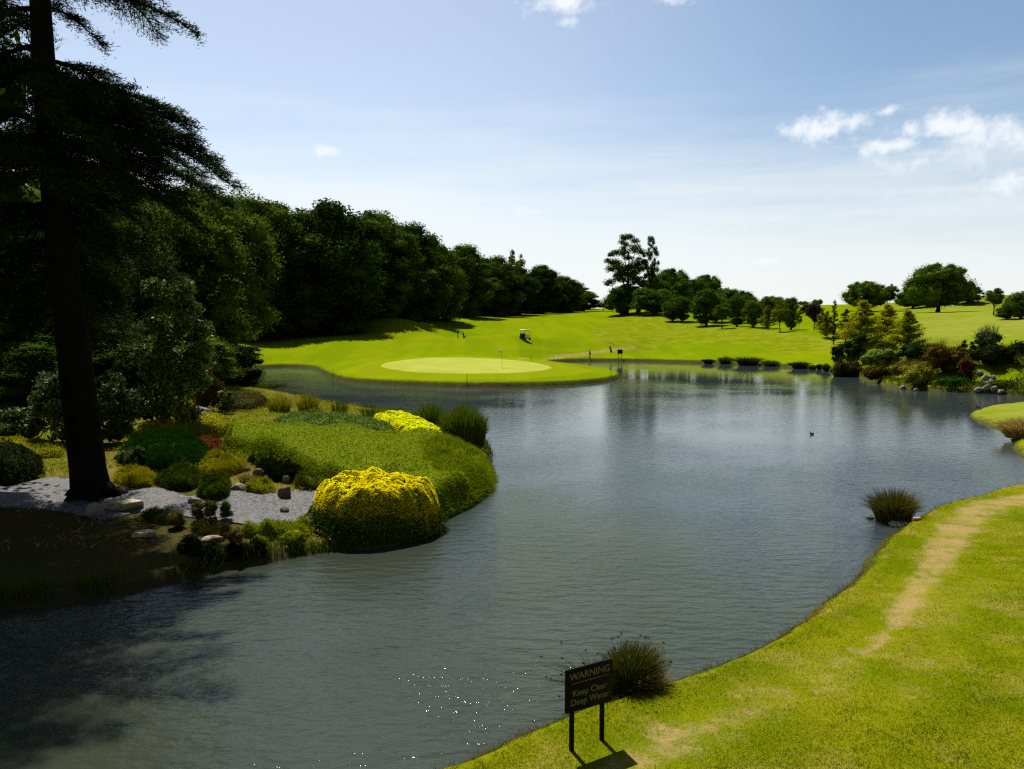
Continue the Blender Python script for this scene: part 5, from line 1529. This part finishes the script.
wd = bpy.data.worlds.new('World'); sc.world = wd; wd.use_nodes = True
nt = wd.node_tree
for n_ in list(nt.nodes): nt.nodes.remove(n_)
k = NT(nt)
sky = k.n('ShaderNodeTexSky', sky_type='NISHITA'); sky.sun_disc = False; sky.sun_elevation = SUN_EL; sky.sun_rotation = SUN_AZ
sky.altitude = 50; sky.air_density = 1.0; sky.dust_density = .6; sky.ozone_density = 2.0
STR = .075
dirv = k.n('ShaderNodeTexCoord').outputs['Generated']
sep = k.n('ShaderNodeSeparateXYZ', inp={0: dirv}); zc = sep.outputs[2]
white = 1.0 / STR
# hazy, bright sky on the sun's side; dimmed overhead and behind to deepen shade
fr_ = np.array([math.sin(SUN_AZ - .1) * .97, math.cos(SUN_AZ - .1) * .97, .25]); fr_ /= np.linalg.norm(fr_)
toward = k.vmath('DOT_PRODUCT', dirv, tuple(fr_), 1)
base_c = k.vmath('MULTIPLY', sky.outputs[0], (.98, 1.0, .97))
deep = k.n('ShaderNodeMix', data_type='FLOAT', inp={0: k.step(toward, -.1, .6), 2: .28, 3: 1.0}).outputs[0]
sc_ = k.n('ShaderNodeVectorMath', operation='SCALE', inp={0: base_c, 3: deep}); base_c = sc_.outputs[0]
gl = k.step(toward, .62, 1.0)
gv = k.n('ShaderNodeVectorMath', operation='SCALE', inp={0: (.135 * white, .115 * white, .090 * white), 3: gl})
base_c = k.vmath('ADD', base_c, gv.outputs[0])
# thin high cloud near the horizon, streaked sideways
mp = k.n('ShaderNodeMapping', inp={'Vector': dirv, 'Scale': (1.3, 1.3, 14)})
st = k.noise(mp.outputs[0], 2.2, 6, .6)
band = k.math('ADD', zc, k.math('MULTIPLY', k.math('SUBTRACT', st, .5), .22))
hz = k.step(band, .29, .05)
c = k.mix(k.math('MULTIPLY', hz, .82), base_c, tuple(v * white * .63 for v in (.97, 1.0, 1.01)))
# small puffs
fine = k.noise(dirv, 26, 7, .6)
wob = k.noise(dirv, 70, 5, .6)
tot = None
for u, v, ru, rv, a_ in [(563, 3, 34, 11, 1), (567, 22, 13, 6, .7), (668, 0, 22, 7, .8), (328, 150.5, 14, 6.5, 1), (818, 129, 34, 14, 1), (858, 121, 20, 9, .9), (885, 112, 15, 6, .9), (846, 122, 26, 9, .7),
                         (943, 127, 36, 15, .95), (895, 146, 30, 8, .9), (1005, 136, 58, 17, .85), (918, 163, 28, 8, .7), (1020, 180, 40, 12, .85), (965, 150, 70, 26, .45), (960, 190, 60, 10, .3),
                         (770, 260, 30, 6, .5), (540, 290, 60, 8, .5), (540, 212, 24, 7, .35), (1080, 120, 40, 14, .9), (1120, 165, 60, 20, .8), (-60, 60, 70, 22, .8), (1250, 60, 90, 25, .8)]:
    d = ray(u, v); d = d / np.linalg.norm(d)
    rt = nrm(np.cross(d, [0, 0, 1.0])); up = np.cross(rt, d)
    a1 = k.math('MULTIPLY', k.vmath('DOT_PRODUCT', dirv, tuple(rt), 1), F / ru)
    b1 = k.math('MULTIPLY', k.vmath('DOT_PRODUCT', dirv, tuple(up), 1), F / rv)
    # flat base: below the middle the puff ends sooner
    q_ = k.math('SQRT', k.math('ADD', k.math('MULTIPLY', a1, a1), k.math('MULTIPLY', b1, b1)))
    fr = k.math('GREATER_THAN', k.vmath('DOT_PRODUCT', dirv, tuple(d), 1), .5)
    e_ = k.math('ADD', k.math('SUBTRACT', 1, q_), k.math('ADD', k.math('MULTIPLY', k.math('SUBTRACT', fine, .5), 3.2), k.math('MULTIPLY', k.math('SUBTRACT', wob, .5), 1.8)))
    f_ = k.math('MULTIPLY', k.math('MULTIPLY', k.step(e_, -.15, 1.15), k.math('MULTIPLY', a_, .78)), fr)
    tot = f_ if tot is None else k.math('MAXIMUM', tot, f_)
c = k.mix(tot, c, (white * .70, white * .71, white * .72))
bg = k.n('ShaderNodeBackground', inp={'Color': c, 'Strength': STR})
k.out(bg.outputs[0], 'ShaderNodeOutputWorld')

# ------------------------------------------------------------------ render settings
sc.render.engine = 'CYCLES'
sc.view_settings.view_transform = 'Standard'
sc.view_settings.look = 'None'
sc.view_settings.exposure = 0.6
sc.view_settings.gamma = 1.0
sc.cycles.use_denoising = False
sc.cycles.use_adaptive_sampling = False
sc.cycles.sample_clamp_indirect = 4.0
sc.cycles.filter_width = 1.3
sc.cycles.max_bounces = 5
sc.cycles.diffuse_bounces = 2
sc.cycles.glossy_bounces = 3
sc.cycles.transmission_bounces = 3
sc.cycles.transparent_max_bounces = 4
